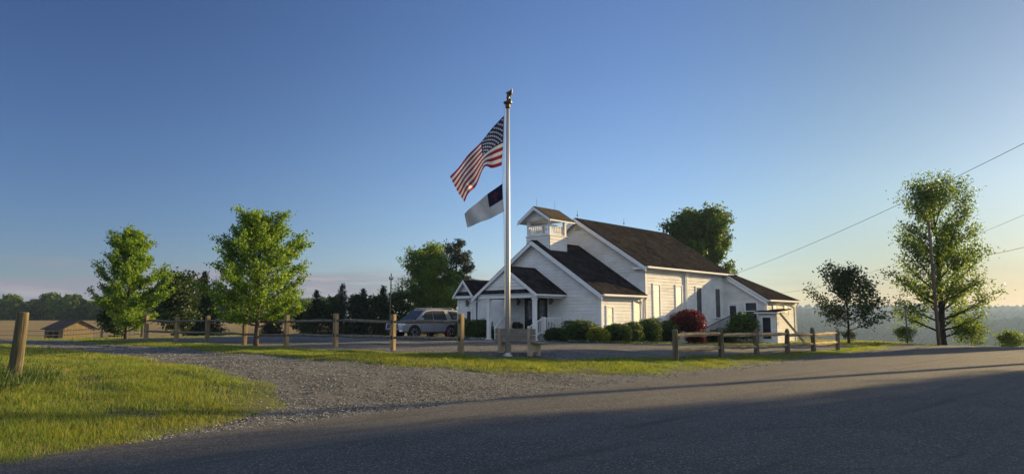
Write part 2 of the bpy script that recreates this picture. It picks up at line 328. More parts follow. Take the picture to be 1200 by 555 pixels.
def inside(poly, P):
    x, y = P[:, 0], P[:, 1]; c = np.zeros(len(P), bool); n = len(poly)
    for i in range(n):
        x0, y0 = poly[i]; x1, y1 = poly[(i + 1) % n]
        if y0 == y1: continue
        k = ((y0 > y) != (y1 > y)) & (x < (x1 - x0) * (y - y0) / (y1 - y0) + x0); c ^= k
    return c
def ragged(poly, step, amp, seed=0, straight=()):
    """smooth (Chaikin) a polygon, subdivide it and shake its edge"""
    pts = [Vector((p[0], p[1], 0)) for p in poly]
    for _ in range(2):
        q = []
        for i in range(len(pts)):
            a, b = pts[i], pts[(i + 1) % len(pts)]; q += [a * .75 + b * .25, a * .25 + b * .75]
        pts = q
    res = []
    for i in range(len(pts)):
        a, b = pts[i], pts[(i + 1) % len(pts)]; L = (b - a).length; n = max(1, int(L / step))
        for k in range(n):
            p = a.lerp(b, k / n); nn = Vector((-(b - a).y, (b - a).x, 0)).normalized()
            d = noise.noise(Vector((p.x * .9, p.y * .9, seed))) * amp + noise.noise(Vector((p.x * 3.5, p.y * 3.5, seed + 5))) * amp * .6
            res.append((p.x + nn.x * d, p.y + nn.y * d))
    return res
def sheet(name, poly, spacing, dz, mat, seed=0, relief=0.0, rscale=1.5, dip=0.0):
    """a sheet draped on the land inside a polygon"""
    P = np.array(poly); lo, hi = P.min(0), P.max(0); rng = np.random.default_rng(seed)
    gx, gy = np.meshgrid(np.arange(lo[0], hi[0], spacing), np.arange(lo[1], hi[1], spacing))
    G = np.stack([gx.ravel(), gy.ravel()], 1) + rng.uniform(-.2, .2, (gx.size, 2)) * spacing
    G = G[inside(poly, G)]
    n = len(poly); vs_ = [Vector((float(p[0]), float(p[1]))) for p in poly] + [Vector((float(p[0]), float(p[1]))) for p in G]
    V, E, F, *_ = delaunay_2d_cdt(vs_, [(i, (i + 1) % n) for i in range(n)], [], 1, 1e-4)
    pts = []
    for k, p in enumerate(V):
        z = h(p.x, p.y) + dz - (dip if k < n else 0)
        if relief: z += relief * noise.fractal(Vector((p.x * rscale, p.y * rscale, seed)), 1, 2, 3)
        pts.append((p.x, p.y, z))
    me = bpy.data.meshes.new(name); me.from_pydata(pts, [], F); me.materials.append(mat)
    me.polygons.foreach_set('use_smooth', [True] * len(me.polygons)); me.update()
    bm = bmesh.new(); bm.from_mesh(me); bmesh.ops.recalc_face_normals(bm, faces=bm.faces)
    if sum(f.normal.z for f in bm.faces) < 0: bmesh.ops.reverse_faces(bm, faces=bm.faces)
    bm.to_mesh(me); bm.free()
    return tag(link(name, me), kind='structure')

# ------------------------------------------------------------------ the ground and what lies on it
def graded(lo, a, b, hi, step, grow=1.22):
    c = list(np.arange(a, b + step * .5, step)); s = step
    while c[-1] < hi: s *= grow; c.append(c[-1] + s)
    s = step
    while c[0] > lo: s *= grow; c.insert(0, c[0] - s)
    return c
gxs = graded(-3000, -46, 60, 4800, .7); gys = graded(-120, -12, 72, 5200, .7)
# finer again far off, where the hills are
def refine(c, lim):
    o = [c[0]]
    for a, b in zip(c, c[1:]):
        k = max(1, int(math.ceil((b - a) / lim)));
        o += [a + (b - a) * (i + 1) / k for i in range(k)]
    return o
gxs = refine(gxs, 90); gys = refine(gys, 90)
nx, ny = len(gxs), len(gys)
gv = [(x, y, h(x, y)) for y in gys for x in gxs]
gf = [(j * nx + i, j * nx + i + 1, (j + 1) * nx + i + 1, (j + 1) * nx + i) for j in range(ny - 1) for i in range(nx - 1)]
me = bpy.data.meshes.new('ground'); me.from_pydata([(p[0], p[1], p[2] - (.04 if abs(p[0]) < 70 and p[1] < 80 else 0)) for p in gv], [], gf); me.materials.append(M['ground']); me.materials.append(M['hill'])
mi = [1 if math.hypot(gxs[i], gys[j]) > 170 else 0 for j in range(ny - 1) for i in range(nx - 1)]
me.polygons.foreach_set('material_index', mi); me.polygons.foreach_set('use_smooth', [True] * len(gf)); me.update()
tag(link('ground', me), kind='structure')

LAWN = [(-21.4, 29.2), (-17.1, 25.9), (-13.85, 22.7), (-8.36, 17.2), (-5.6, 14.6), (-4.3, 13.3), (-3.9, 12.2), (-4.1, 11.2), (-4.35, 9.9), (-4.7, 8.7), (-5.0, 7.5), (-6.2, 6.0), (-9, 3), (-22, 8), (-34, 26)]
STRIP = [(-18.9, 32.6), (-16.5, 31.9), (-12.9, 29.5), (-8.0, 24.9), (-3.7, 21.9), (-1.5, 21.0), (1.2, 21.4), (3.6, 23.0), (6.5, 25.2), (9.97, 28.2), (13.2, 31.8), (16.1, 35.0), (18.6, 38.2), (21.2, 39.4), (20.2, 36.9), (15.6, 31.8), (9.0, 24.6), (4.9, 20.1), (3.0, 18.8), (0, 17.8), (-2.1, 17.4), (-4.2, 17.4), (-7.2, 19.9), (-12.3, 25.3), (-14.8, 27.5), (-17.2, 29.6), (-20.4, 31.4)]
DRIVE = [(-32, 35.5), (-30, 38.5), (-20, 33.5), (-12, 28), (0, 21), (5, 23), (22, 41), (26, 44), (24, 40), (21.5, 37.3)] + [xy(u, 9.2) for u in (36, 30, 24, 18, 12, 8, 5, 2, -1)] + [(-6.5, 6.6), (-7.5, 7.5), (-6.5, 12), (-9.5, 16), (-15, 21.5), (-22, 28)]
LOT = [(-19.5, 33.0), (-12.9, 28.9), (-8.08, 24.4), (-3.69, 21.5), (0, 21.0), (1.56, 21.2), (3.87, 22.6), (9.97, 27.6), (16.09, 34.3), (19.4, 39.5), (17.5, 41.0), (13.5, 39.8), (9.6, 36.6), (6.6, 34.0), (4.0, 34.6), (1.6, 35.6), (-1.5, 38.8), (-3.2, 44), (-3.4, 50.5), (-9, 54), (-13, 52), (-14.5, 45), (-20, 38)]
ROAD = [xy(u, 9.62) for u in range(-70, 80, 3)] + [xy(u, -3.4) for u in range(79, -71, -3)]
road_edge = []
for i, (x, y) in enumerate(ROAD[:50]):
    pass
def wavy(v, amp, seed): return [xy(u * .25, v + noise.noise(Vector((u * .25 * .55, seed, 0))) * amp + noise.noise(Vector((u * .25 * 2.3, seed, 4))) * amp * .45) for u in range(-280, 300)]
sheet('gravel_drive', ragged(DRIVE, .5, .25, 2), .45, .012, M['gravel'], 2, .012)
sheet('gravel_lot', ragged(LOT, .6, .3, 3), .6, .02, M['gravel'], 3, .01)
sheet('road', wavy(9.6, .16, 1) + list(reversed(wavy(-3.4, .12, 2))), .8, .045, M['asphalt'], 4)
sheet('lawn', ragged(LAWN, .25, .3, 5), .4, .028, M['ground'], 5, .012, .8, dip=.055)
sheet('lawn_strip', ragged(STRIP, .3, .3, 6), .4, .032, M['ground'], 6, .01, .8, dip=.065)
FIELD = [(-250, 40), (-70, 38), (-46, 46), (-33, 56), (-26, 66), (-22, 90), (-8, 165), (-20, 240), (-120, 262), (-230, 240)]
sheet('dry_field', FIELD, 4.0, .16, M['field'], 7)

# ------------------------------------------------------------------ the church (local x along its front, y into its depth)
church = empty('church', (4.87, 38.0, 0), -PHI, 'white clapboard country church with a dark shingle roof and a small belfry', 'church')
COURSE = .19
def siding(mb, poly, org, dx, nrm, z_from=None):
    """lapped boards filling a convex polygon given in (p, z) on a vertical plane"""
    org, dx, nrm = Vector(org), Vector(dx), Vector(nrm)
    zs = [p[1] for p in poly]; z = min(zs); top = max(zs)
    def span(zz):
        xs = []
        for i in range(len(poly)):
            (x0, z0), (x1, z1) = poly[i], poly[(i + 1) % len(poly)]
            if (z0 - zz) * (z1 - zz) <= 0 and z0 != z1: xs.append(x0 + (x1 - x0) * (zz - z0) / (z1 - z0))
            elif z0 == z1 and abs(z0 - zz) < 1e-6: xs += [x0, x1]
        return (min(xs), max(xs)) if len(xs) > 1 else None
    breaks = sorted(set(zs)); zz = z
    def P(p, q, o): return org + dx * p + Vector((0, 0, q)) + nrm * o
    while zz < top - 1e-4:
        z1 = min(zz + COURSE, top)
        for b in breaks:
            if zz + 1e-4 < b < z1 - 1e-4: z1 = b
        s0, s1 = span(zz + 1e-5), span(z1 - 1e-5)
        if s0 and s1:
            g = .016 if z1 - zz > COURSE * .9 else 0; e0 = s0[0] + (s1[0] - s0[0]) * (1 - g / (z1 - zz)); e1 = s0[1] + (s1[1] - s0[1]) * (1 - g / (z1 - zz)); zt = z1 - g
            mb.poly([P(s0[0], zz, .036), P(s0[1], zz, .036), P(e1, zt, .024), P(e0, zt, .024)])
            mb.poly([P(s0[0], zz, .0), P(s0[1], zz, .0), P(s0[1], zz, .036), P(s0[0], zz, .036)])
            mb.poly([P(e0, zt, .024), P(e1, zt, .024), P(e1, zt, .0), P(e0, zt, .0)])
        zz = z1
    mb.poly([P(p, q, 0) for p, q in poly])
def roof_pair(name, plane_pts, parent, thick=.055, under=.13, mat='shingle'):
    """dark shingle slab over a white board slab (its edge is the fascia and rake trim)"""
    pts = [Vector(p) for p in plane_pts]; n = (pts[1] - pts[0]).cross(pts[2] - pts[0]).normalized()
    if n.z < 0: n = -n
    MBs = MB(); MBs.prism(pts, -n * thick); r = MBs.build(name, M[mat], parent)
    c = sum(pts, Vector()) / len(pts); q = [c + (p - c) * .994 - n * (thick + .001) for p in pts]
    b = MB(); b.prism(q, Vector((0, 0, -under))); b.build('eave_board', M['trim'], r)
    return r
X, Yv, Z = Vector((1, 0, 0)), Vector((0, 1, 0)), Vector((0, 0, 1))

# vestibule walls
w = MB()
siding(w, [(-9.6, -.1), (0, -.1), (0, 3.02), (-4.8, 6.08), (-9.6, 3.02)], (0, 0, 0), X, -Yv)
siding(w, [(0, -.1), (4.3, -.1), (4.3, 3.02), (0, 3.02)], (0, 0, 0), Yv, X)
siding(w, [(0, -.1), (4.3, -.1), (4.3, 3.02), (0, 3.02)], (-9.6, 0, 0), Yv, -X)
w.build('vestibule_wall', M['siding'], church, fixn=False)
VR = (6.22 - 3.10) / 4.8
roof_pair('vestibule_roof', [(-4.8, -.32, 6.22), (.32, -.32, 3.10 - .32 * VR), (.32, 4.28, 3.10 - .32 * VR), (-4.8, 4.28, 6.22)], church)
roof_pair('vestibule_roof', [(-4.8, -.32, 6.22), (-9.92, -.32, 3.10 - .32 * VR), (-9.92, 4.28, 3.10 - .32 * VR), (-4.8, 4.28, 6.22)], church)
# nave
NY0, NY1 = 4.3, 14.43
w = MB()
siding(w, [(-9.71, 2.6), (.05, 2.6), (.05, 4.80), (-4.83, 7.90), (-9.71, 4.80)], (0, NY0, 0), X, -Yv)
siding(w, [(NY0, -.2), (NY1, -.2), (NY1, 4.80), (NY0, 4.80)], (.05, 0, 0), Yv, X)
siding(w, [(NY0, -.2), (NY1, -.2), (NY1, 4.80), (NY0, 4.80)], (-9.71, 0, 0), Yv, -X)
siding(w, [(-9.71, -.2), (.05, -.2), (.05, 4.80), (-4.83, 7.90), (-9.71, 4.80)], (0, NY1, 0), X, Yv)
w.build('nave_wall', M['siding'], church, fixn=False)
NR = (8.0 - 4.87) / 4.88
def nz_(dx): return 8.0 - NR * dx
for s in (1, -1):
    roof_pair('nave_roof', [(-4.83, NY0 - .35, 8.0), (-4.83 + s * 5.25, NY0 - .35, nz_(5.25)), (-4.83 + s * 5.25, NY1 + .75, nz_(5.25)), (-4.83, NY1 + .75, 8.0)], church)
# cornice returns and frieze boards
b = MB(); b.box(-.55, .40, NY0 - .34, NY0 - .03, 4.46, 4.60); b.box(.06, .11, NY0 + .02, NY1 - .03, 4.50, 4.72)
b.box(.056, .10, NY0 + .02, NY0 + .16, 0, 4.5); b.build('cornice_trim', M['trim'], church)
b = MB(); b.box(.02, .06, -.0199, .12, 0, 2.86); b.box(-.12, .06, -.062, -.02, 0, 2.86); b.build('corner_board', M['trim'], church)
b = MB(); b.box(-9.62, -9.48, -.062, -.022, 0, 2.86); b.build('corner_board', M['trim'], church)
b = MB(); b.box(.022, .055, .13, 4.24, 2.70, 2.85); b.build('frieze_board', M['trim'], church)
# rake boards along the two gables
def rake(mb, x0, z0, x1, z1, y, hgt=.24, th=.05):
    mb.prism([(x0, y, z0), (x1, y, z1), (x1, y, z1 - hgt), (x0, y, z0 - hgt)], (0, -th, 0))
b = MB()
for s in (1, -1):
    rake(b, -4.8, 6.14, -4.8 + s * 5.12, 6.14 - VR * 5.12, -.325); rake(b, -4.83, 7.92, -4.83 + s * 5.25, 7.92 - NR * 5.25, NY0 - .355)
    rake(b, -4.8, 6.0, -4.8 + s * 4.85, 6.0 - VR * 4.85, -.03, .16, .03)
b.build('rake_board', M['trim'], church)
# rear addition under a catslide
AX1 = 3.02; AY1 = 19.4
w = MB()
siding(w, [(.07, -.5), (AX1, -.5), (AX1, 2.86), (.07, 4.66)], (0, NY1, 0), X, -Yv)
siding(w, [(NY1, -.6), (AY1, -.6), (AY1, 2.86), (NY1, 2.86)], (AX1, 0, 0), Yv, X)
siding(w, [(-9.71, -.6), (AX1, -.6), (AX1, 2.86), (-9.71, 2.86)], (0, AY1, 0), X, Yv)
siding(w, [(NY1, -.6), (AY1, -.6), (AY1, 2.86), (NY1, 2.86)], (-9.71, 0, 0), Yv, -X)
w.build('addition_wall', M['siding'], church, fixn=False)
sl = (4.86 - 3.0) / (AX1 - .05)
roof_pair('addition_roof', [(.42, NY1 - .22, 4.86 - sl * .37), (AX1 + .30, NY1 - .22, 3.0 - .30 * sl), (AX1 + .30, AY1 + .3, 3.0 - .30 * sl), (.12, NY1 + .3, 4.86 - sl * .02)], church)
roof_pair('addition_roof', [(.10, NY1 + .3, 4.85), (AX1 + .29, AY1 + .3, 3.0 - .30 * sl), (-9.9, AY1 + .3, 3.0 - .30 * sl), (-9.7, NY1 + .3, 4.85)], church)
b = MB(); b.box(AX1 - .12, AX1 + .04, NY1 - .062, NY1 - .022, -.4, 2.84); b.box(AX1 + .022, AX1 + .055, NY1 + .0, NY1 + .13, -.4, 2.7)
rake(b, .42, 4.62 - sl * .37, AX1 + .2, 2.76 - .2 * sl, NY1 - .225, .2, .03)
b.build('addition_trim', M['trim'], church)
# left wing with its little gable
w = MB()
siding(w, [(-11.75, -.1), (-9.6, -.1), (-9.6, 3.05), (-11.75, 3.05)], (0, .2, 0), X, -Yv)
siding(w, [(.2, -.1), (4.4, -.1), (4.4, 3.05), (.2, 3.05)], (-11.75, 0, 0), Yv, -X)
siding(w, [(-11.75, -.1), (-9.6, -.1), (-9.6, 3.05), (-11.75, 3.05)], (0, 4.4, 0), X, Yv)
siding(w, [(-11.72, 3.06), (-10.22, 3.06), (-10.97, 3.95)], (0, .15, 0), X, -Yv)
w.build('wing_wall', M['siding'], church, fixn=False)
wz = 4.12; ws = (wz - 3.02) / 1.0
roof_pair('wing_roof', [(-10.97, -.15, wz), (-10.0, -.15, wz - .97 * ws), (-10.0, 3.4, wz - .97 * ws), (-10.97, 3.4, wz)], church, under=.09)
roof_pair('wing_roof', [(-10.97, -.15, wz), (-12.0, -.15, wz - 1.03 * ws), (-12.0, 3.4, wz - 1.03 * ws), (-10.97, 3.4, wz)], church, under=.09)
roof_pair('wing_roof', [(-12.02, -.12, 3.05), (-9.62, -.12, 3.05), (-9.62, 2.2, 4.05), (-12.02, 2.2, 4.05)], church, under=.09)
b = MB(); b.box(-11.80, -11.66, .135, .175, 0, 2.9); b.box(-12.0, -9.64, -.12, -.08, 2.86, 3.0)
for s in (1, -1): rake(b, -10.97, wz - .06, -10.97 + s * .98, wz - .06 - .98 * ws, -.155, .2, .03)
b.build('wing_trim', M['trim'], church)
roof_pair('pent_roof', [(-11.8, .12, 3.30), (-10.14, .12, 3.30), (-10.0, -.16, 3.08), (-11.94, -.16, 3.08)], church, under=.02)

# windows: frame > pane, sash bars
def window_x(x, y0, y1, z0, z1, pane, sash=True, reveal=.0, name='window'):        # on a wall facing +x
    f = MB(); t = .11
    f.box(x + .02, x + .075, y0 - t, y0, z0 - .0, z1 + t); f.box(x + .02, x + .075, y1, y1 + t, z0 - .0, z1 + t)
    f.box(x + .02, x + .077, y0, y1, z1, z1 + t); f.box(x + .02, x + .14, y0 - t - .03, y1 + t + .03, z0 - .07, z0 - .001)
    fr = f.build(name, M['trim'], church)
    p = MB(); p.box(x + .021, x + .045, y0 + .001, y1 - .001, z0 + .001, z1 - .001); p.build('pane', M[pane], fr)
    if sash:
        s = MB(); zm = (z0 + z1) / 2; s.box(x + .046, x + .062, y0 + .002, y1 - .002, zm - .025, zm + .025)
        s.box(x + .046, x + .06, y0 + .002, y0 + .04, z0 + .002, zm - .026); s.box(x + .046, x + .06, y1 - .04, y1 - .002, z0 + .002, zm - .026)
        s.box(x + .046, x + .06, y0 + .002, y0 + .04, zm + .026, z1 - .002); s.box(x + .046, x + .06, y1 - .04, y1 - .002, zm + .026, z1 - .002)
        s.build('sash', M['trim'], fr)
    return fr
def window_y(y, x0, x1, z0, z1, pane, sash=True, name='window'):                     # on a wall facing -y
    f = MB(); t = .11
    f.box(x0 - t, x0, y - .085, y - .02, z0, z1 + t); f.box(x1, x1 + t, y - .085, y - .02, z0, z1 + t)
    f.box(x0, x1, y - .087, y - .02, z1, z1 + t); f.box(x0 - t - .03, x1 + t + .03, y - .12, y - .02, z0 - .07, z0 - .001)
    fr = f.build(name, M['trim'], church)
    p = MB(); p.box(x0 + .001, x1 - .001, y - .045, y - .021, z0 + .001, z1 - .001); p.build('pane', M[pane], fr)
    if sash:
        s = MB(); zm = (z0 + z1) / 2; s.box(x0 + .002, x1 - .002, y - .062, y - .046, zm - .025, zm + .025); s.build('sash', M['trim'], fr)
    return fr
for yc in (5.56, 8.19, 10.76, 13.37):
    window_x(.05, yc - .34, yc + .34, 1.62, 3.56, 'glass_pale' if yc < 9 else 'glass_grey', sash=False)  # first two panes coloured as sunlit, last two as shaded
window_x(0, .5, 1.05, 1.22, 2.16, 'glass_pale'); window_x(0, 3.15, 3.82, 1.4, 2.66, 'glass_pale', False)
window_y(NY1, 1.62, 2.38, 1.50, 2.60, 'glass_dark')
window_x(AX1, 15.5, 16.1, 1.75, 2.45, 'glass_pale', False); window_x(AX1, 17.4, 18.0, 1.75, 2.45, 'glass_pale', False)
window_y(.2, -10.0, -9.86, 1.3, 2.6, 'glass_dark', False)
# doors
def door_y(y, x0, x1, z0, z1, mat, glass, gx=(.2, .8), gz=(.35, .9), name='door', frame=.10, knob=True, ex=.5):
    f = MB(); f.box(x0, x1, y - .05, y - .022, z0, z1); d = f.build(name, M[mat], church)
    t = MB(); t.box(x0 - frame, x0 - .001, y - .075, y - .022, z0, z1 + frame); t.box(x1 + .001, x1 + frame, y - .075, y - .022, z0, z1 + frame); t.box(x0, x1, y - .073, y - .022, z1 + .001, z1 + frame)
    t.build('door_frame', M['trim'], d)
    g = MB(); w_, h_ = x1 - x0, z1 - z0; xa, xb, za, zb = x0 + w_ * gx[0], x0 + w_ * gx[1], z0 + h_ * gz[0], z0 + h_ * gz[1]
    cx, cz = (xa + xb) / 2, (za + zb) / 2; rx, rz = (xb - xa) / 2, (zb - za) / 2
    pts = [(cx + rx * math.copysign(abs(math.cos(a)) ** ex, math.cos(a)), y - .052, cz + rz * math.copysign(abs(math.sin(a)) ** ex, math.sin(a))) for a in [2 * math.pi * k / 24 for k in range(24)]]
    g.prism(pts, (0, -.008, 0)); g.build('door_glass', M[glass], d)
    # leaded bars
    l = MB()
    for k in (-.45, 0, .45): l.bar((cx + k * rx * 1.6 / 1.0, y - .064, cz - rz * .86), (cx + k * rx * 1.6, y - .064, cz + rz * .86), .018)
    for k in (-.5, 0, .5): l.bar((cx - rx * .9, y - .066, cz + k * rz), (cx + rx * .9, y - .066, cz + k * rz), .018)
    l.build('leaded_bar', M['iron'], d)
    if knob: MB().lathe([(.02, 0), (.028, .02), (.02, .05), (.003, .055)], (0, 0, 0), 10).build('handle', M['bronze'], d).matrix_local = Matrix.Translation((x1 - .08, y - .05, z0 + h_ * .45)) @ Matrix.Rotation(R(90), 4, 'X')
    return d
door_y(0, -5.60, -4.72, .77, 2.80, 'door', 'door_glass', (.28, .74), (.36, .92)); door_y(0, -4.66, -3.78, .77, 2.80, 'door', 'door_glass', (.26, .72), (.36, .92))
door_y(.2, -11.0, -10.4, .35, 2.1, 'trim', 'glass_dark', (.22, .78), (.42, .95), frame=.08, ex=.08)
door_y(NY1, .40, 1.0, .95, 2.5, 'trim', 'glass_dark', (.12, .88), (.1, .95), frame=.09, ex=.08)

# porch
PY = -2.58
b = MB(); b.box(-7.05, -2.60, PY + .06, PY + .28, 2.70, 2.94); b.box(-2.82, -2.60, PY + .281, -.03, 2.70, 2.94); b.box(-7.05, -6.83, PY + .281, -.03, 2.70, 2.94)
b.box(-6.82, -2.83, PY + .29, -.03, 2.86, 2.90); b.build('porch_beam', M['trim'], church)
w = MB(); siding(w, [(-7.1, 2.98), (-2.55, 2.98), (-4.8, 4.42)], (0, PY + .10, 0), X, -Yv); w.build('porch_gable', M['siding'], church, fixn=False)
PR = (4.55 - 2.98) / 2.4
for s in (1, -1):
    roof_pair('porch_roof', [(-4.8, PY - .05, 4.55), (-4.8 + s * 2.45, PY - .05, 4.55 - PR * 2.45), (-4.8 + s * 2.45, -.03, 4.55 - PR * 2.45), (-4.8, -.03, 4.55)], church, under=.10)
b = MB()
for s in (1, -1): rake(b, -4.8, 4.49, -4.8 + s * 2.44, 4.49 - PR * 2.44, PY - .055, .2, .03)
b.build('rake_board', M['trim'], church)
roof_pair('pent_roof', [(-6.85, PY + .075, 3.20), (-2.75, PY + .075, 3.20), (-2.42, PY - .06, 2.98), (-7.18, PY - .06, 2.98)], church, under=.03)
for cx in (-6.28, -2.72):
    c = MB(); c.box(cx - .10, cx + .10, PY + .08, PY + .28, .42, 2.698); c.box(cx - .14, cx + .14, PY + .04, PY + .32, .18, .42); c.box(cx - .13, cx + .13, PY + .05, PY + .31, 2.58, 2.66)
    c.build('porch_column', M['trim'], church, bevel=.012)
b = MB(); b.box(-6.25, -2.75, -1.5, -.03, .05, .72); b.build('porch_platform', M['concrete'], church)
for k in range(3):
    s = MB(); s.box(-5.7, -3.3, -1.8 - .3 * k, -1.502 - .3 * k, .02, .57 - .16 * k); s.build('step', M['concrete'], church)
b = MB(); b.box(-7.4, -2.3, -3.6, -2.42, .1, .235); b.build('walkway_slab', M['concrete'], church)
def railing(pts, hgt=.86, step=.13, name='porch_railing', mat='trim', post=.09, bw=.035):
    r = MB(); a, c = Vector(pts[0]), Vector(pts[1]); L = (c - a).length; n = max(2, int(L / step))
    r.bar(a + Z * hgt, c + Z * hgt, .06, .05); r.bar(a + Z * .12, c + Z * .12, .05, .04)
    for k in range(1, n): p = a.lerp(c, k / n); r.bar(p + Z * .142, p + Z * (hgt - .027), bw)
    for e in (a, c): r.bar(e, e + Z * (hgt + .07), post)
    return r.build(name, M[mat], church)
railing([(-2.85, -1.44, .72), (-2.85, -.10, .72)]); railing([(-6.15, -1.44, .72), (-6.15, -.10, .72)])
railing([(-3.22, -2.35, .22), (-2.98, -1.45, .72)], name='stair_railing'); railing([(-5.78, -2.35, .22), (-6.02, -1.45, .72)], name='stair_railing')
# wall lanterns
for lx, ly, lz in ((-6.02, -.03, 2.58), (-3.45, -.03, 2.58), (-10.75, .17, 2.56)):
    l = MB(); l.box(lx - .05, lx + .05, ly - .03, ly, lz - .08, lz + .12); l.bar((lx, ly - .03, lz + .08), (lx, ly - .16, lz + .14), .03)
    l.lathe([(.01, .20), (.03, .17), (.12, .10), (.10, .095)], (lx, ly - .16, lz), 6); l.lathe([(.10, -.14), (.05, -.19), (.01, -.22)], (lx, ly - .16, lz), 6)
    o = l.build('wall_lantern', M['iron'], church); g = MB(); g.lathe([(.075, -.135), (.095, .092)], (lx, ly - .16, lz), 6); g.build('lantern_glass', M['lamp_glass'], o)
# gable vent, downspouts, gutters, lightning rods
v = MB(); v.prism([(-5.25, NY0 - .024, 7.17), (-4.41, NY0 - .024, 7.17), (-4.83, NY0 - .024, 7.55)], (0, -.03, 0)); vo = v.build('gable_vent', M['trim'], church)
v = MB()
for k in range(5):
    zz = 7.2 + k * .06; hw = (7.55 - zz) / .38 * .42 - .09
    if hw > .03: v.box(-4.83 - hw, -4.83 + hw, NY0 - .072, NY0 - .056, zz, zz + .025)
v.build('louvre', M['wood_grey'], vo)
def downspout(x, y, ztop, zbot, n=None):
    d = MB(); d.tube([(x + .30, y, ztop), (x + .27, y, ztop - .12), (x + .10, y, ztop - .36), (x + .09, y, ztop - .5), (x + .09, y, zbot + .2), (x + .28, y, zbot + .03)], .042, 8); d.build('downspout', M['trim'], church, smooth=True)
downspout(.05, 8.94, 4.58, .2); downspout(.05, 9.12, 4.58, .2); downspout(.0, 4.10, 2.82, .25); downspout(AX1, AY1 - .1, 2.72, -.2)
for (x, y0, y1, z) in ((.34, -.28, 4.28, 2.83), (.43, NY0 - .3, NY1 + .7, 4.57), (AX1 + .32, NY1 - .2, AY1 + .28, 2.74)):
    g = MB(); g.box(x, x + .10, y0, y1, z - .06, z + .05); g.build('gutter', M['trim'], church, bevel=.01)
for y in (4.2, 9.5, 14.8):
    r = MB(); r.tube([(-4.83, y, 7.95), (-4.83, y, 8.5)], .012, 6); r.lathe([(.005, 8.12), (.05, 8.17), (.05, 8.2), (.005, 8.25)], (-4.83, y, 0), 8); r.build('lightning_rod', M['iron'], church)
# belfry
TX0, TX1, TY0, TY1 = -5.70, -3.86, .26, 1.86
bt = MB()
siding(bt, [(TX0, 5.3), (TX1, 5.3), (TX1, 6.45), (TX0, 6.45)], (0, TY0, 0), X, -Yv); siding(bt, [(TY0, 5.3), (TY1, 5.3), (TY1, 6.45), (TY0, 6.45)], (TX1, 0, 0), Yv, X)
siding(bt, [(TX0, 5.3), (TX1, 5.3), (TX1, 6.45), (TX0, 6.45)], (0, TY1, 0), X, Yv); siding(bt, [(TY0, 5.3), (TY1, 5.3), (TY1, 6.45), (TY0, 6.45)], (TX0, 0, 0), Yv, -X)
bt.box(TX0 - .04, TX1 + .04, TY0 - .04, TY1 + .04, 6.451, 6.53)
belfry = bt.build('belfry', M['siding'], church, fixn=False)
for px in (TX0 + .09, TX1 - .09):
    for py in (TY0 + .09, TY1 - .09):
        p = MB(); p.box(px - .08, px + .08, py - .08, py + .08, 6.531, 7.42); p.build('belfry_post', M['trim'], belfry)
r = MB()
def rl(a, c):
    a, c = Vector(a), Vector(c); n = int((c - a).length / .15); r.bar(a + Z * .58, c + Z * .58, .06); r.bar(a + Z * .07, c + Z * .07, .05)
    for k in range(1, n): p = a.lerp(c, k / n); r.bar(p + Z * .096, p + Z * .549, .06, .03)
e = .09
rl((TX0 + .17, TY0 + e, 6.53), (TX1 - .17, TY0 + e, 6.53)); rl((TX1 - e, TY0 + .17, 6.53), (TX1 - e, TY1 - .17, 6.53)); rl((TX0 + .17, TY1 - e, 6.53), (TX1 - .17, TY1 - e, 6.53)); rl((TX0 + e, TY0 + .17, 6.53), (TX0 + e, TY1 - .17, 6.53))
r.build('belfry_railing', M['trim'], belfry)
tx = (TX0 + TX1) / 2; g = MB(); g.box(TX0 - .02, TX1 + .02, TY0 - .02, TY1 + .02, 7.421, 7.50)
siding(g, [(TX0 - .2, 7.5), (TX1 + .2, 7.5), (tx, 8.2)], (0, TY0 - .02, 0), X, -Yv); siding(g, [(TX0 - .2, 7.5), (TX1 + .2, 7.5), (tx, 8.2)], (0, TY1 + .02, 0), X, Yv)
g.build('belfry_gable', M['siding'], belfry, fixn=False)
TR = .64
for s in (1, -1):
    pts = [(tx, TY0 - .38, 8.28), (tx + s * 1.34, TY0 - .38, 8.28 - TR * 1.34), (tx + s * 1.34, TY1 + .38, 8.28 - TR * 1.34), (tx, TY1 + .38, 8.28)]
    m_ = MB(); pv = [Vector(p) for p in pts]; nn = (pv[1] - pv[0]).cross(pv[2] - pv[0]).normalized(); nn = nn if nn.z > 0 else -nn
    m_.prism(pv, -nn * .05); m_.build('belfry_roof', M['shingle_brown'], belfry)
    c0 = sum(pv, Vector()) / 4; m_ = MB(); m_.prism([c0 + (p - c0) * .99 - nn * .051 for p in pv], (0, 0, -.09)); m_.build('eave_board', M['trim'], belfry)
b = MB()
for s in (1, -1): rake(b, tx, 8.22, tx + s * 1.33, 8.22 - TR * 1.33, TY0 - .385, .17, .03)
b.build('rake_board', M['trim'], belfry)
for y in (TY0 - .1, TY1): r = MB(); r.tube([(tx, y, 8.2), (tx, y, 8.75)], .010, 6); r.build('lightning_rod', M['iron'], belfry)
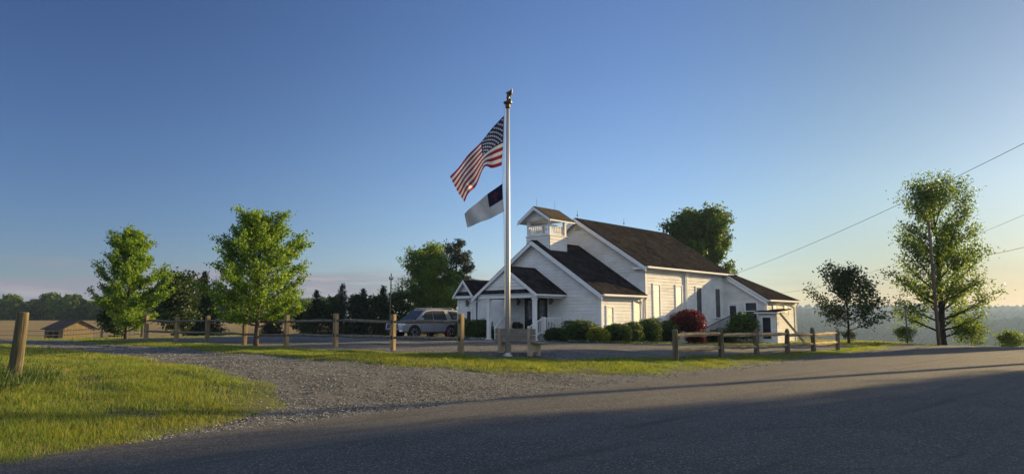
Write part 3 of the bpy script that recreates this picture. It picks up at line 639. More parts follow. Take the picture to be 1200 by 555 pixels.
# basement entry hood on the right corner
BX0, BX1, BY0, BY1 = 2.80, 3.98, 13.7, 15.6
w = MB(); siding(w, [(BX0, -.6), (BX1, -.6), (BX1, 1.95), (BX0, 1.95)], (0, BY0, 0), X, -Yv); siding(w, [(BY0, -.6), (BY1, -.6), (BY1, 1.95), (BY0, 1.95)], (BX1, 0, 0), Yv, X)
siding(w, [(BY0, -.6), (NY1, -.6), (NY1, 1.95), (BY0, 1.95)], (BX0, 0, 0), Yv, -X); siding(w, [(AX1, -.6), (BX1, -.6), (BX1, 1.95), (AX1, 1.95)], (0, BY1, 0), X, Yv)
w.build('entry_wall', M['siding'], church, fixn=False)
roof_pair('entry_roof', [(BX0 - .2, BY0 - .3, 2.02), (BX1 + .22, BY0 - .3, 2.02), (BX1 + .22, BY1 + .1, 2.2), (BX0 - .2, BY1 + .1, 2.2)], church, under=.08)
door_y(BY0, 3.08, 3.62, .25, 1.62, 'door', 'glass_dark', (.14, .86), (.4, .94), frame=.08, ex=.08)
b = MB(); b.bar((BX1 + .12, BY0 + .1, 2.0), (BX1 + 1.35, BY0 + 1.5, -.25), .11); b.build('handrail', M['bench_leg'], church)
# side stair to the addition door with an iron rail
for k in range(6):
    s = MB(); y1 = 13.3 - .34 * k; s.box(.12, 1.15, y1 - .34, y1 - .002, -.1, .92 - .155 * k); s.build('side_step', M['concrete'], church)
s = MB(); s.box(.12, 1.15, 13.3, NY1 - .09, -.1, .93); s.build('side_landing', M['concrete'], church)
def iron(a, c, hgt):
    r = MB(); a, c = Vector(a), Vector(c); n = int((c - a).length / .16); r.bar(a + Z * hgt, c + Z * hgt, .045); r.bar(a + Z * .14, c + Z * .14, .035)
    for k in range(n + 1): p = a.lerp(c, k / n); r.bar(p + Z * (.0 if k in (0, n) else .14), p + Z * hgt, .035 if k in (0, n) else .022)
    return r.build('iron_railing', M['iron'], church)
iron((1.10, 9.6, .1), (1.10, 13.3, .93), .85); iron((1.10, 13.35, .93), (1.10, NY1 - .12, .93), .85)

# ------------------------------------------------------------------ foliage
def leaf_cloud(name, P, size, mat, parent, seed=0, aspect=.62, up=.25, D=None):
    """one small pointed leaf per point of P"""
    rng = np.random.default_rng(seed); n = len(P)
    t = rng.normal(size=(n, 3)) if D is None else D + rng.normal(size=(n, 3)) * .35
    t /= np.linalg.norm(t, axis=1)[:, None]
    q = rng.normal(size=(n, 3)); q[:, 2] *= (1 - up); b = np.cross(t, q); b /= np.linalg.norm(b, axis=1)[:, None] + 1e-9
    s = size * rng.uniform(.6, 1.35, (n, 1))
    V = np.stack([P - t * s * .5, P + b * s * aspect * .5 - t * s * .05, P + t * s * .55, P - b * s * aspect * .5 - t * s * .05], 1).reshape(-1, 3)
    return np_mesh(name, V, 4, mat, parent)
def limb_pts(a, d, L, rng, n=5, lift=.25, wob=.06):
    p = Vector(a); d = Vector(d).normalized(); pts = [p.copy()]
    for _ in range(n):
        d = (d + Vector((rng.uniform(-1, 1), rng.uniform(-1, 1), rng.uniform(-1, 1))) * wob + Vector((0, 0, lift / n))).normalized()
        p = p + d * (L / n); pts.append(p.copy())
    return pts
def samp(pts, t):
    k = t * (len(pts) - 1); i = min(int(k), len(pts) - 2); return pts[i].lerp(pts[i + 1], k - i)
def put_tree(name, label, cat, loc, mb, bark, P, lsize, lmat, seed, group=None, aspect=.62):
    root = empty(name, loc, 0, label, cat, group)
    mb.build('trunk', M[bark], root, smooth=True, fixn=False)
    leaf_cloud('crown', np.array(P, dtype=float), lsize, M[lmat], root, seed, aspect)
    return root
def broad_tree(name, label, cat, loc, H, Rw, prof, lmat, nleaf, lsize, seed, z0=.15, nl=34, el=(25, 70), bark='bark', spread=.16, group=None, tr=.016, twigs=7, bare=0, core=0):
    """trunk, rising limbs, twigs, and leaves set along the twigs; prof(t) is the crown radius (0..1) at height t (0..1 of the crown)"""
    rng = random.Random(seed); mb = MB(); r0 = H * tr
    tp = [Vector((0, 0, -.3))]; off = Vector((0, 0, 0))
    for k in range(1, 9):
        off += Vector((rng.uniform(-1, 1), rng.uniform(-1, 1), 0)) * H * .006; tp.append(Vector((off.x, off.y, H * .93 * k / 8)))
    mb.tube(tp, [r0 * (1.35 if i == 0 else 1 - .9 * i / 8) for i in range(9)], 9)
    segs = []
    for i in range(nl):
        t = (i + rng.random()) / nl; zt = z0 + (1 - z0) * t; a = samp(tp[1:], max(0, min(.97, (zt - .10) / .9))) if zt > .12 else Vector((0, 0, zt * H))
        L = Rw * prof(t) * rng.uniform(.72, 1.18); e = R(el[0] + (el[1] - el[0]) * t + rng.uniform(-10, 10)); az = i * 2.39996 + rng.uniform(-.5, .5)
        d = Vector((math.cos(az) * math.cos(e), math.sin(az) * math.cos(e), math.sin(e)))
        L = L / max(.45, math.cos(e)); L = min(L, max(.3, (H - a.z) / max(.15, math.sin(e)) * 1.02))
        lp = limb_pts(a, d, L, rng, 5, .35); rr = max(.008, r0 * .42 * (1 - t * .65) * (L / Rw) ** .6)
        mb.tube(lp, [rr * (1 - .82 * k / 5) for k in range(6)], 5, cap=False); segs.append((lp, .35, 1.0, L))
        for k in range(twigs):
            s = .3 + .68 * (k + rng.random()) / twigs; b = samp(lp, s); dd = (lp[-1] - lp[0]).normalized()
            sd = Vector((rng.uniform(-1, 1), rng.uniform(-1, 1), rng.uniform(-.5, .9))); td = (dd * .7 + sd * .8).normalized(); l2 = L * rng.uniform(.16, .34)
            q = limb_pts(b, td, l2, rng, 3, .15); mb.tube(q, [rr * .35 * (1 - .75 * j / 3) for j in range(4)], 3, cap=False); segs.append((q, .0, 1.05, l2 * 1.5))
    for _ in range(bare):
        a = Vector((rng.uniform(-.5, .5) * Rw * .6, rng.uniform(-.4, .4) * Rw * .6, H * rng.uniform(.72, .92))); q = limb_pts(a, (rng.uniform(-.5, .5), rng.uniform(-.5, .5), 1), H * rng.uniform(.10, .2), rng, 4, .1, .18); mb.tube(q, [.014, .011, .008, .006, .004], 3, cap=False)
    tot = sum(s[3] for s in segs); P = []; sg = spread * Rw
    for lp, s0, s1, w in segs:
        for _ in range(max(2, int(nleaf * w / tot))):
            p = samp(lp, min(.999, s0 + (s1 - s0) * rng.random() ** .8))
            P.append((p.x + rng.gauss(0, sg), p.y + rng.gauss(0, sg), max(.15, p.z + rng.gauss(0, sg * .8))))
    for _ in range(core):
        zz = rng.uniform(z0 + .08, .86); t = (zz - z0) / (1 - z0); rr = Rw * prof(max(0, min(1, t))) * .42; a = rng.uniform(0, 6.283); r_ = rr * math.sqrt(rng.random())
        P.append((r_ * math.cos(a), r_ * math.sin(a), zz * H))
    A = np.array(P); kz = H / np.percentile(A[:, 2], 99.7); kr = Rw / np.percentile(np.hypot(A[:, 0], A[:, 1]), 98.0); sc = np.array([kr, kr, kz]); P = A * sc
    mb.v = [(x * kr, y * kr, z * kz) for x, y, z in mb.v]
    return put_tree(name, label, cat, loc, mb, bark, P, lsize, lmat, seed, group)
def cluster_tree(name, label, cat, loc, tp, clusters, lmat, dens, lsize, seed, bark='bark', r0=.2, flat=.75, group=None, aspect=.62, sprd=.17, tw=.22):
    """limbs reach from the trunk to the given leaf clusters (x, y, z, radius)"""
    rng = random.Random(seed); mb = MB(); tp = [Vector(p) for p in tp]; n = len(tp) - 1
    mb.tube(tp, [r0 * (1 - .85 * i / n) for i in range(n + 1)], 9); P = []
    for (x, y, z, r) in clusters:
        c = Vector((x, y, z)); best = min((i / 40 for i in range(2, 40)), key=lambda s: abs(samp(tp, s).z - (z - .75 * Vector((x - samp(tp, s).x, y - samp(tp, s).y, 0)).length)))
        a = samp(tp, best); mid = a.lerp(c, .5) + Vector((rng.uniform(-.2, .2), rng.uniform(-.2, .2), -.15 * (c - a).length * .5))
        q = [a, a.lerp(mid, .5) + Vector((0, 0, -.05)), mid, mid.lerp(c, .6), c]; rr = max(.016, r0 * .22 * (1 - best) + .014)
        mb.tube(q, [rr, rr * .8, rr * .6, rr * .4, rr * .2], 5, cap=False)
        for k in range(int(7 + r * 6)):
            b = samp(q, rng.uniform(.6, .99)); d = Vector((rng.gauss(0, 1), rng.gauss(0, 1), rng.gauss(.15, .7)))
            q2 = limb_pts(b, d, r * rng.uniform(.5, 1.05), rng, 3, .1, .15); mb.tube(q2, [rr * tw, rr * tw * .7, rr * tw * .45, rr * tw * .2], 3, cap=False)
            m_ = int(dens * r * r / (7 + r * 6) * 4)
            for _ in range(m_):
                p = samp(q2, rng.random() ** .7 * .999); s = r * sprd
                P.append((p.x + rng.gauss(0, s), p.y + rng.gauss(0, s), p.z + rng.gauss(0, s * flat)))
    return put_tree(name, label, cat, loc, mb, bark, P, lsize, lmat, seed, group, aspect)
def conifer(name, label, cat, loc, H, Rw, n, lsize, seed, lmat='needle', group=None, power=.9):
    rng = random.Random(seed); mb = MB(); tp = [Vector((0, 0, -.3)), Vector((0, 0, H * .5)), Vector((rng.uniform(-.05, .05), 0, H))]
    mb.tube(tp, [H * .018, H * .011, .006], 7); P = []; D = []; segs = []
    nb = int(60 + H * 14)
    for i in range(nb):
        t = ((i + rng.random()) / nb) ** 1.15; z = H * (.03 + .95 * t); L = Rw * (1 - t) ** power * rng.uniform(.65, 1.2) + .07; az = i * 2.39996 + rng.uniform(-.4, .4)
        e = R(-12 + 55 * t + rng.uniform(-10, 10)); d = Vector((math.cos(az) * math.cos(e), math.sin(az) * math.cos(e), math.sin(e)))
        q = limb_pts((0, 0, z), d, L, rng, 3, .25); mb.tube(q, [.014 * (1 - t) + .005, .01, .006, .003], 3, cap=False); segs.append((q, L, d))
    tot = sum(s[1] for s in segs)
    for q, L, d in segs:
        for _ in range(max(3, int(n * L / tot))):
            p = samp(q, rng.random() ** .75 * .999); w = .06 + .10 * L
            P.append((p.x + rng.gauss(0, w), p.y + rng.gauss(0, w), p.z + rng.gauss(0, w * .5))); D.append((d.x + rng.gauss(0, .4), d.y + rng.gauss(0, .4), d.z - .2))
    root = empty(name, loc, rng.uniform(0, 6), label, cat, group); mb.build('trunk', M['bark_dark'], root, smooth=True, fixn=False)
    leaf_cloud('crown', np.array(P), lsize, M[lmat], root, seed, .34, .1, np.array(D)); return root
def gp(x, y, d=0.0): return (x, y, h(x, y) + d)
oval = lambda t: (math.sin(math.pi * min(1, (.16 + .84 * t) ** .75))) ** .7 * (1 if t > .08 else .8) + .04
# the two young maples
MAPLE = lambda t: max(.18, (.70 + .30 * min(1, t / .18)) * (1 if t < .30 else (1 - ((t - .30) / .70) ** 1.25 * .80)))
broad_tree('maple_tree', 'bright green young maple standing at the left split fence, spiky open crown', 'tree', gp(-10.15, 27.75), 5.36, 2.0, MAPLE, 'leaf_maple', 32000, .095, 11, z0=.12, nl=58, el=(12, 60), spread=.045, twigs=7, core=3500)
broad_tree('maple_tree', 'darker half shaded young maple by the far end of the left fence', 'tree', gp(-19.55, 35.4), 5.58, 1.8, MAPLE, 'leaf_maple', 26000, .11, 14, z0=.07, nl=54, el=(12, 60), spread=.06, twigs=7, core=3000)
# dark trees and the spruce hedge behind the left fence
conifer('spruce_tree', 'dark pointed spruce between the two maples, behind the fence', 'tree', gp(-22.2, 50), 4.9, 1.55, 9000, .22, 21)
broad_tree('dark_tree', 'dark leafy tree just behind the shaded maple', 'tree', gp(-21.7, 45), 4.2, 1.6, oval, 'leaf_dark', 7000, .2, 22, z0=.05, spread=.16, bark='bark_dark')
broad_tree('dark_shrub', 'low dark shrub left of the shaded maple trunk', 'shrub', gp(-23.9, 42), 2.1, 1.25, oval, 'leaf_dark', 4000, .16, 23, z0=.02, nl=20, spread=.18, bark='bark_dark')
hed = [(-19.6, 57, 3.2, 1.2), (-17.6, 59, 3.0, 1.2), (-16.2, 57.5, 4.0, 1.25), (-15.1, 58.6, 3.5, 1.3), (-14.1, 57.6, 4.5, 1.25), (-13.2, 59, 3.6, 1.3), (-12.4, 57.8, 4.0, 1.2), (-11.5, 58.5, 3.4, 1.2), (-10.7, 57.6, 4.2, 1.25), (-9.8, 58.8, 3.7, 1.2)]
for i, (x, y, H_, rw) in enumerate(hed):
    if i in (1, 3, 5, 7, 9): broad_tree('hedgerow_tree', 'dark bushy tree filling the hedgerow behind the gravel lot', 'tree', gp(x, y), H_, rw, oval, 'leaf_dark', 3600, .2, 30 + i, z0=.03, nl=22, spread=.16, group='trees of the hedgerow behind the gravel lot', bark='bark_dark')
    else: conifer('spruce_tree', 'young spruce poking up from the hedgerow behind the gravel lot', 'tree', gp(x, y), H_, rw, 5200, .2, 30 + i, group='young spruces of the hedgerow')
broad_tree('broadleaf_tree', 'large leafy green tree behind the parked car, left of the church', 'tree', gp(-7.3, 61), 8.0, 2.95, lambda t: max(.12, math.cos(math.pi * .5 * t ** 1.35)) * (.85 + .15 * min(1, t * 4)), 'leaf_light', 36000, .165, 41, z0=.03, nl=64, el=(5, 62), spread=.075, twigs=8, core=7000)
cluster_tree('pine_tree', 'dark pine rising behind the church wing, with clumped needles', 'tree', gp(-5.9, 72), [(0, 0, -.3), (0, 0, 4), (.1, 0, 7), (0, 0, 9.6)],
             [(-.7, .2, 9.0, 1.0), (.3, 0, 9.3, .95), (-1.6, 0, 8.2, 1.1), (.9, .3, 8.1, 1.0), (.1, -.4, 7.9, 1.2), (1.3, 0, 7.0, 1.0), (-1.2, .3, 6.9, 1.2), (.7, -.2, 6.3, 1.1), (1.9, 0, 5.6, 1.0), (-.8, 0, 5.7, 1.2), (.9, .4, 5.0, 1.2), (2.5, .2, 4.9, .8), (-1.9, -.2, 5.1, 1.1), (0, 0, 3.9, 1.3), (1.7, 0, 3.9, 1.0), (-1.4, 0, 3.1, 1.2)], 'needle_blue', 330, .26, 42, 'bark_dark', .22, aspect=.3)
broad_tree('oak_tree', 'tall round dark green tree rising behind the church roof', 'tree', gp(20.7, 75), 13.4, 3.75, lambda t: max(.15, math.sin(math.pi * (.2 + .70 * t))) ** .6, 'leaf_mid', 34000, .28, 43, z0=.3, nl=54, el=(10, 66), spread=.075, twigs=8, core=6000)
broad_tree('dark_tree', 'small dark sparse tree with bare top twigs, near the right fence end', 'tree', gp(21.2, 44), 5.0, 2.45, lambda t: max(.12, math.cos(math.pi * .5 * t ** 1.2)) * (.8 + .2 * min(1, t * 4)), 'leaf_dark', 7600, .15, 44, z0=.17, nl=30, el=(8, 66), spread=.10, twigs=6, bark='bark_dark', bare=26)
def tall_prof(t):
    pts = ((0, .55), (.10, .92), (.26, 1.0), (.42, .74), (.55, .62), (.66, .74), (.78, .92), (.90, .66), (1, .34))
    for (a, p), (b, q) in zip(pts, pts[1:]):
        if t <= b: return p + (q - p) * (t - a) / (b - a)
    return .3
broad_tree('locust_tree', 'tall airy light green tree behind the utility pole at the road crest', 'tree', gp(28.9, 47), 11.3, 3.5, tall_prof, 'leaf_light', 27000, .15, 145, z0=.045, nl=46, el=(14, 52), spread=.075, twigs=8, bark='bark_dark', tr=.021)
broad_tree('shrub', 'yellow green shrub at the foot of the tall roadside tree', 'shrub', gp(25.6, 45.5), 1.15, .75, oval, 'leaf_light', 1500, .11, 46, z0=.02, nl=16, spread=.2)
broad_tree('shrub', 'rounded leafy green shrub against the right foot of the tall roadside tree', 'shrub', gp(30.6, 46.6), 1.9, 1.15, oval, 'leaf_light', 2600, .12, 146, z0=.02, nl=18, spread=.2)
broad_tree('shrub', 'low yellow green shrub beyond the road crest at the right edge', 'shrub', (35.6, 50, h(35.6, 50)), 1.9, 1.1, oval, 'leaf_light', 2600, .13, 47, z0=.02, nl=18, spread=.2)
broad_tree('shrub', 'small dark shrub in the grass right of the small dark tree', 'shrub', gp(22.3, 46.2), .75, .55, oval, 'leaf_dark', 700, .1, 48, z0=.02, nl=12, spread=.2)
# trees out of the frame to the right: they throw the shade on the road
off = None
for i, (s_, p_, H_, rw) in enumerate(((60, 7.0, 16.5, 3.1), (63, 2.6, 17.0, 3.6), (58, -2.5, 16, 3.6), (70, 5.2, 18.5, 3.2), (74, 0, 18, 3.5), (64, 18.6, 14.0, 1.6))):
    x, y = s_ * .866 - p_ * .5, s_ * .5 + p_ * .866
    if off is None: off = broad_tree('roadside_tree', 'leafy roadside tree across the road, out of the picture', 'tree', gp(x, y), H_, rw, lambda t: max(.2, math.sin(math.pi * (.22 + .7 * t))) ** .5, 'leaf_mid', 15000, .42, 50, z0=.12, nl=46, spread=.15, group='roadside trees beside the road, out of the picture')
    else:
        c = copy_tree(off); c.location = gp(x, y); c.rotation_euler = (0, 0, i * 1.3); c.scale = (rw / 3.1, rw / 3.1, H_ / 16.5)
# far treelines beyond the fields
farp = []
for i, (H_, rw, lm) in enumerate(((8.6, 3.9, 'leaf_far'), (7.6, 4.3, 'leaf_far'), (9.3, 3.4, 'leaf_mid'), (7.0, 3.6, 'leaf_dark'))):
    farp.append(broad_tree('field_edge_tree', 'leafy tree in the treeline beyond the dry field', 'tree', (0, 0, 0), H_, rw, lambda t: max(.2, math.cos(math.pi * .5 * t ** 1.6)) * (.85 + .15 * min(1, t * 5)), lm, 3200, .8, 60 + i, z0=.0, nl=30, el=(-5, 66), spread=.12, core=900, group='trees of the treeline beyond the dry field', twigs=5))
rngf = random.Random(8); spots = []
for k in range(46):
    t = k / 45; px = -40 + 420 * t; D_ = 205 + rngf.uniform(-8, 22) - 0 * t; x = (px - 600) / 811 * D_; spots.append((x, D_, rngf.uniform(.68, 1.08) * (.86 if px < 130 else 1.02)))
for k, (x, y, s_) in enumerate(spots):
    pt = farp[k % 4] if k < 4 else copy_tree(farp[rngf.choice((0, 0, 1, 1, 2, 3))])
    pt.location = gp(x, y); pt.rotation_euler = (0, 0, rngf.uniform(0, 6)); pt.scale = (s_ * 1.15, s_ * 1.15, s_)

# clipped hedges and bushes in front of the church
def bush(name, label, x, y, wx, wy, H_, n, lsize, lmat, seed, rz=-PHI, pw=3.2, zb=None, cat='bush', group=None, fuzz=.075):
    rng = np.random.default_rng(seed); z0 = h(x, y) if zb is None else zb
    root = empty(name, (x, y, z0), rz, label, cat, group)
    a = rng.uniform(0, 2 * np.pi, n); c = rng.uniform(-.75, 1, n); s = np.sqrt(1 - c * c)
    d = np.stack([s * np.cos(a), s * np.sin(a), c], 1); k = (np.abs(d) ** pw).sum(1) ** (-1 / pw)
    lump = np.array([noise.noise(Vector((float(q[0]) * 2.1, float(q[1]) * 2.1, float(q[2]) * 2.1 + seed))) for q in d])
    r = k * (1 + lump * .13 + rng.normal(0, fuzz, n) - np.abs(rng.normal(0, .05, n))); sc = np.array([wx / 2, wy / 2, H_ / 2])
    P = d * r[:, None] * sc + np.array([0, 0, H_ / 2]); P[:, 2] = np.maximum(P[:, 2], .02)
    leaf_cloud('leaves', P, lsize, M[lmat], root, seed)
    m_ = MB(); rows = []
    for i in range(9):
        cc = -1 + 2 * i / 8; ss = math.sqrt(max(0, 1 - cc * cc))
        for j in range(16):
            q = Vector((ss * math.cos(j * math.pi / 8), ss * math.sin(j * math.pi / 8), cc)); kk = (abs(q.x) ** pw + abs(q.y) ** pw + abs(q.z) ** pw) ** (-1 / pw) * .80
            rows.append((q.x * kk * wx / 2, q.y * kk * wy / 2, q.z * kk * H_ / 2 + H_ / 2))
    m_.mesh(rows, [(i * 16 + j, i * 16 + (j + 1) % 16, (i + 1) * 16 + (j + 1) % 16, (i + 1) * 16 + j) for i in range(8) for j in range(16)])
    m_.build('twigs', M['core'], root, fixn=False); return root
bush('hedge', 'broad flat topped clipped hedge right of the church porch', 3.55, 37.0, 1.85, 1.4, 1.12, 5200, .075, 'leaf_box', 71)
bush('round_bush', 'low round yellow green bush between two clipped hedges', 4.45, 36.0, 1.15, 1.15, .76, 3600, .07, 'leaf_yew', 72, pw=2.2)
bush('hedge', 'square clipped hedge below the small window at the vestibule corner', 5.55, 36.9, 1.4, 1.25, .92, 4200, .075, 'leaf_box', 73)
bush('hedge', 'tall rounded hedge beside the vestibule downspout', 6.6, 38.3, 1.05, 1.1, 1.15, 3600, .075, 'leaf_box', 74, pw=2.6)
bush('hedge', 'biggest rounded green hedge below the first tall nave window', 7.75, 39.4, 1.3, 1.3, 1.36, 5000, .08, 'leaf_box', 75, pw=2.5, fuzz=.08)
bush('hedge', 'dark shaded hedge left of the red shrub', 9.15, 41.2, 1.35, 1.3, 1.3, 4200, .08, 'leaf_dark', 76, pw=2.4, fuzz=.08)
bush('red_shrub', 'round dark red shrub in front of the tall nave windows', 10.75, 42.6, 2.0, 1.9, 1.45, 5600, .10, 'leaf_red', 77, pw=2.0, zb=h(10.7, 42.6) + .55, cat='shrub', fuzz=.10)
bush('red_shrub', 'small russet shrub at the foot of the round red shrub', 11.0, 41.9, 1.2, 1.0, .85, 2200, .09, 'leaf_red', 78, pw=2.1, cat='shrub', fuzz=.1)
bush('shrub', 'loose dark green shrub in front of the side stair door', 15.1, 45.6, 1.7, 1.6, 1.8, 3400, .14, 'leaf_mid', 79, pw=1.9, cat='shrub', fuzz=.16)
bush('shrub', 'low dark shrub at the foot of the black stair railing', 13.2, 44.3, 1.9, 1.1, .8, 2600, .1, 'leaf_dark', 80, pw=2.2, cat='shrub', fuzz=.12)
bush('hedge', 'dark clipped hedge left of the porch columns', -2.0, 41.4, 1.75, 1.3, 1.1, 4600, .08, 'leaf_box', 81, pw=3.2)
bush('hedge', 'smaller dark hedge against the church wing beside the car', -3.05, 43.9, 1.0, 1.0, 1.2, 2600, .08, 'leaf_box', 82, pw=3.0)
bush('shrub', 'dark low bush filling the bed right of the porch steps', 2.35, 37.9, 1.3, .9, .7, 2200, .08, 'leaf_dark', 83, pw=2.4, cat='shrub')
def CL(x, y, z): return Vector((4.87 + x * AY + y * AX, 38.0 - x * AX + y * AY, z))
for (x, y, z, lb) in ((-5.95, -.35, .72, 'dark potted plant beside the left door on the porch'), (-3.35, -.4, .72, 'dark potted plant right of the doors on the porch'), (-6.55, -1.75, .235, 'dark potted plant at the left foot of the porch stair')):
    p = CL(x, y, z); r_ = empty('potted_plant', p, 0, lb, 'potted plant'); m_ = MB(); m_.lathe([(.12, 0), (.17, .22), (.19, .22), (.19, .26), (.15, .26), (.14, .2)], (0, 0, 0), 14); m_.build('pot', M['terracotta'], r_, smooth=False)
    rn = np.random.default_rng(int(x * 100) % 97); q = rn.normal(size=(700, 3)); q /= np.linalg.norm(q, axis=1)[:, None]; q *= rn.uniform(.3, 1, (700, 1)) ** .5; q = q * np.array([.36, .36, .24]) + np.array([0, 0, .42]); leaf_cloud('leaves', q, .08, M['petal'], r_, 3)

# ------------------------------------------------------------------ fences
FL = [(-1.55, 21.2), (-3.95, 23.2), (-6.35, 25.15), (-8.75, 27.1), (-11.1, 29.0), (-13.5, 30.95), (-15.75, 32.8), (-18.2, 34.75)]
root = empty('split_fence', gp(*FL[0]), 0, 'grey round rail fence with square posts, left of the flagpole', 'fence'); base = Vector(root.location)
rng = random.Random(3)
for i, (x, y) in enumerate(FL):
    z = h(x, y); p = Vector((x, y, z)) - base; H_ = 1.20 + rng.uniform(-.03, .03); w_ = .155 if i < 5 else .17; tl = Vector((rng.uniform(-.02, .02), rng.uniform(-.02, .02), 0))
    m_ = MB(); ang = R(-40 + rng.uniform(-6, 6)); mat_ = Matrix.Translation(p) @ Matrix.Rotation(ang, 4, 'Z')
    m_.box(-w_ / 2, w_ / 2, -w_ / 2, w_ / 2, -.3, H_, 0, mat_)
    po = m_.build('post', M['wood_left'], root, bevel=.015)
    for zz in (.44, .96):
        k_ = MB(); k_.mesh([mat_ @ Vector((math.cos(a) * .05, sgn * (w_ / 2 + .003), zz + math.sin(a) * .075)) for sgn in (1, -1) for a in [2 * math.pi * q / 10 for q in range(10)]], [tuple(range(10)), tuple(range(19, 9, -1))] + [(q, (q + 1) % 10, 10 + (q + 1) % 10, 10 + q) for q in range(10)])
        k_.build('mortise', M['iron'], po, fixn=False)
    if i:
        x0, y0 = FL[i - 1]; a = Vector((x0, y0, h(x0, y0))) - base
        for zz in (.44, .96):
            d = (p - a).normalized(); jz = rng.uniform(-.025, .025); n_ = 5
            q = [a.lerp(p, k / n_) + Z * (zz + jz * math.sin(k * 1.3) + rng.uniform(-.008, .008)) for k in range(n_ + 1)]
            r_ = MB(); r_.tube(q, [.035, .05, .054, .055, .05, .035], 8, jit=.07, rng=rng); r_.build('rail', M['wood_grey'], root, smooth=True)
FR = [(5.37, 23.0), (7.42, 24.85), (9.35, 26.75), (11.3, 28.7), (13.3, 30.9), (15.6, 33.5)]
root = empty('split_fence', gp(*FR[0]), 0, 'rough split rail fence with slanting rails, along the road right of the flagpole', 'fence'); base = Vector(root.location)
for i, (x, y) in enumerate(FR):
    z = h(x, y); p = Vector((x, y, z)) - base; H_ = (1.09, 1.03, 1.04, 1.05, 1.13, 1.0)[i]; w_ = .19
    m_ = MB(); ang = R(45 + rng.uniform(-5, 5)); mat_ = Matrix.Translation(p) @ Matrix.Rotation(ang, 4, 'Z'); n_ = 7
    m_.tube([mat_ @ Vector((rng.uniform(-.012, .012), rng.uniform(-.012, .012), zz)) for zz in (-.3, .2, .5, .8, H_ - .06, H_ + rng.uniform(.0, .05))], [.105, .105, .1, .098, .095, .05], n_, jit=.08, rng=rng)
    po = m_.build('post', M['wood_post'], root)
    if i:
        x0, y0 = FR[i - 1]; a = Vector((x0, y0, h(x0, y0))) - base; d = (p - a).normalized()
        for zz in (.42, .84):
            dz0, dz1 = rng.uniform(-.05, .05), rng.uniform(-.05, .05); q = []
            for k in range(8):
                t = k / 7; q.append(a.lerp(p, -.02 + 1.04 * t) + Z * (zz + dz0 * (1 - t) + dz1 * t + rng.uniform(-.016, .016)) + Vector((-d.y, d.x, 0)) * rng.uniform(-.012, .012))
            r_ = MB(); r_.tube(q, [.045, .07, .075, .08, .078, .076, .066, .042], 5, jit=.16, rng=rng); r_.build('rail', M['wood_rail'], root)
m_ = MB(); rng = random.Random(12)
m_.tube([(.07, 0, 1.26), (.05, 0, .8), (.015, .0, .3), (-.02, 0, -.3)], [.098, .104, .11, .113], 14, jit=.035, rng=rng)
o = tag(m_.build('fence_post', M['wood_post'], None, bevel=.008), 'lone weathered round post leaning in the tall grass at the left edge', 'post'); o.location = gp(-8.85, 12.5); 
r_ = MB(); r_.tube([(.0, -.05, .25), (-1.5, 1.6, .28), (-3.2, 3.4, .3)], .006, 5); r_.tube([(.05, -.05, .6), (-1.5, 1.6, .6), (-3.2, 3.4, .62)], .006, 5); r_.build('wire_strand', M['wire'], o)
# farm wire fence by the shed
FF = [(-41, 50), (-34.6, 49.2), (-31.3, 48.5), (-28.2, 48.0), (-25.2, 47.5)]
root = empty('farm_fence', gp(*FF[0]), 0, 'thin farm fence of pale rails and slim posts in front of the brown shed', 'fence'); base = Vector(root.location)
for i, (x, y) in enumerate(FF):
    p = Vector((x, y, max(h(x, y), -.35))) - base; m_ = MB(); m_.tube([p + Z * -.6, p + Z * 1.22], .075, 8); m_.build('post', M['wood_left'], root)
    if i:
        x0, y0 = FF[i - 1]; a = Vector((x0, y0, max(h(x0, y0), -.35))) - base
        for zz in (.45, .75, 1.05): m_ = MB(); m_.tube([a + Z * zz, a.lerp(p, .5) + Z * (zz - .02), p + Z * zz], .025, 6); m_.build('rail', M['bench_leg'], root)

# ------------------------------------------------------------------ flagpole and flags
FPX, FPY = -.13, 21.2; FPZ = h(FPX, FPY)
fp = empty('flagpole', (FPX, FPY, FPZ), 0, 'tall silver flagpole with an eagle on top, in the grass strip', 'flagpole')
m_ = MB(); m_.tube([(0, 0, -.3), (0, 0, 2.5), (0, 0, 5), (0, 0, 7.690)], [.078, .074, .064, .05], 20); m_.build('shaft', M['alu'], fp, smooth=True)
m_ = MB(); m_.lathe([(.15, .0), (.14, .035), (.10, .06), (.085, .10)], (0, 0, .0), 20); m_.build('collar', M['alu'], fp)
m_ = MB(); m_.lathe([(.055, 7.691), (.075, 7.720), (.075, 7.830), (.135, 7.860), (.14, 7.900), (.06, 7.930), (.03, 7.970)], (0, 0, 0), 18); m_.build('truck', M['bronze'], fp)
# eagle with raised wings: one skinned body
m_ = MB(); m_.tube([(.0, 0, 7.960), (.0, .0, 8.030), (.02, 0, 8.110), (.0, 0, 8.170), (-.03, 0, 8.200), (-.075, 0, 8.185)], [.028, .05, .055, .036, .03, .008], 10)
m_.tube([(.02, 0, 8.040), (.09, 0, 7.970), (.13, 0, 7.940)], [.03, .035, .012], 8)
for s in (1, -1):
    m_.prism([(-.01, s * .03, 8.140), (.04, s * .03, 8.050), (.09, s * .10, 8.170), (.07, s * .15, 8.310), (.01, s * .13, 8.250), (-.02, s * .08, 8.210)], (.02, s * -.015, 0))
eg = m_.build('eagle', M['bronze'], fp, smooth=False); eg.rotation_euler = (0, 0, .5)
m_ = MB(); m_.tube([(-.09, -.02, 7.82), (-.11, -.02, 7.7), (-.14, -.02, 6.4), (-.16, -.02, 5.3), (-.12, -.02, 4.2), (-.09, -.02, 1.3)], .008, 5); m_.tube([(-.07, .05, 7.82), (-.085, .05, 4.5), (-.085, .05, 1.3)], .008, 5); m_.build('halyard', M['rope'], fp)
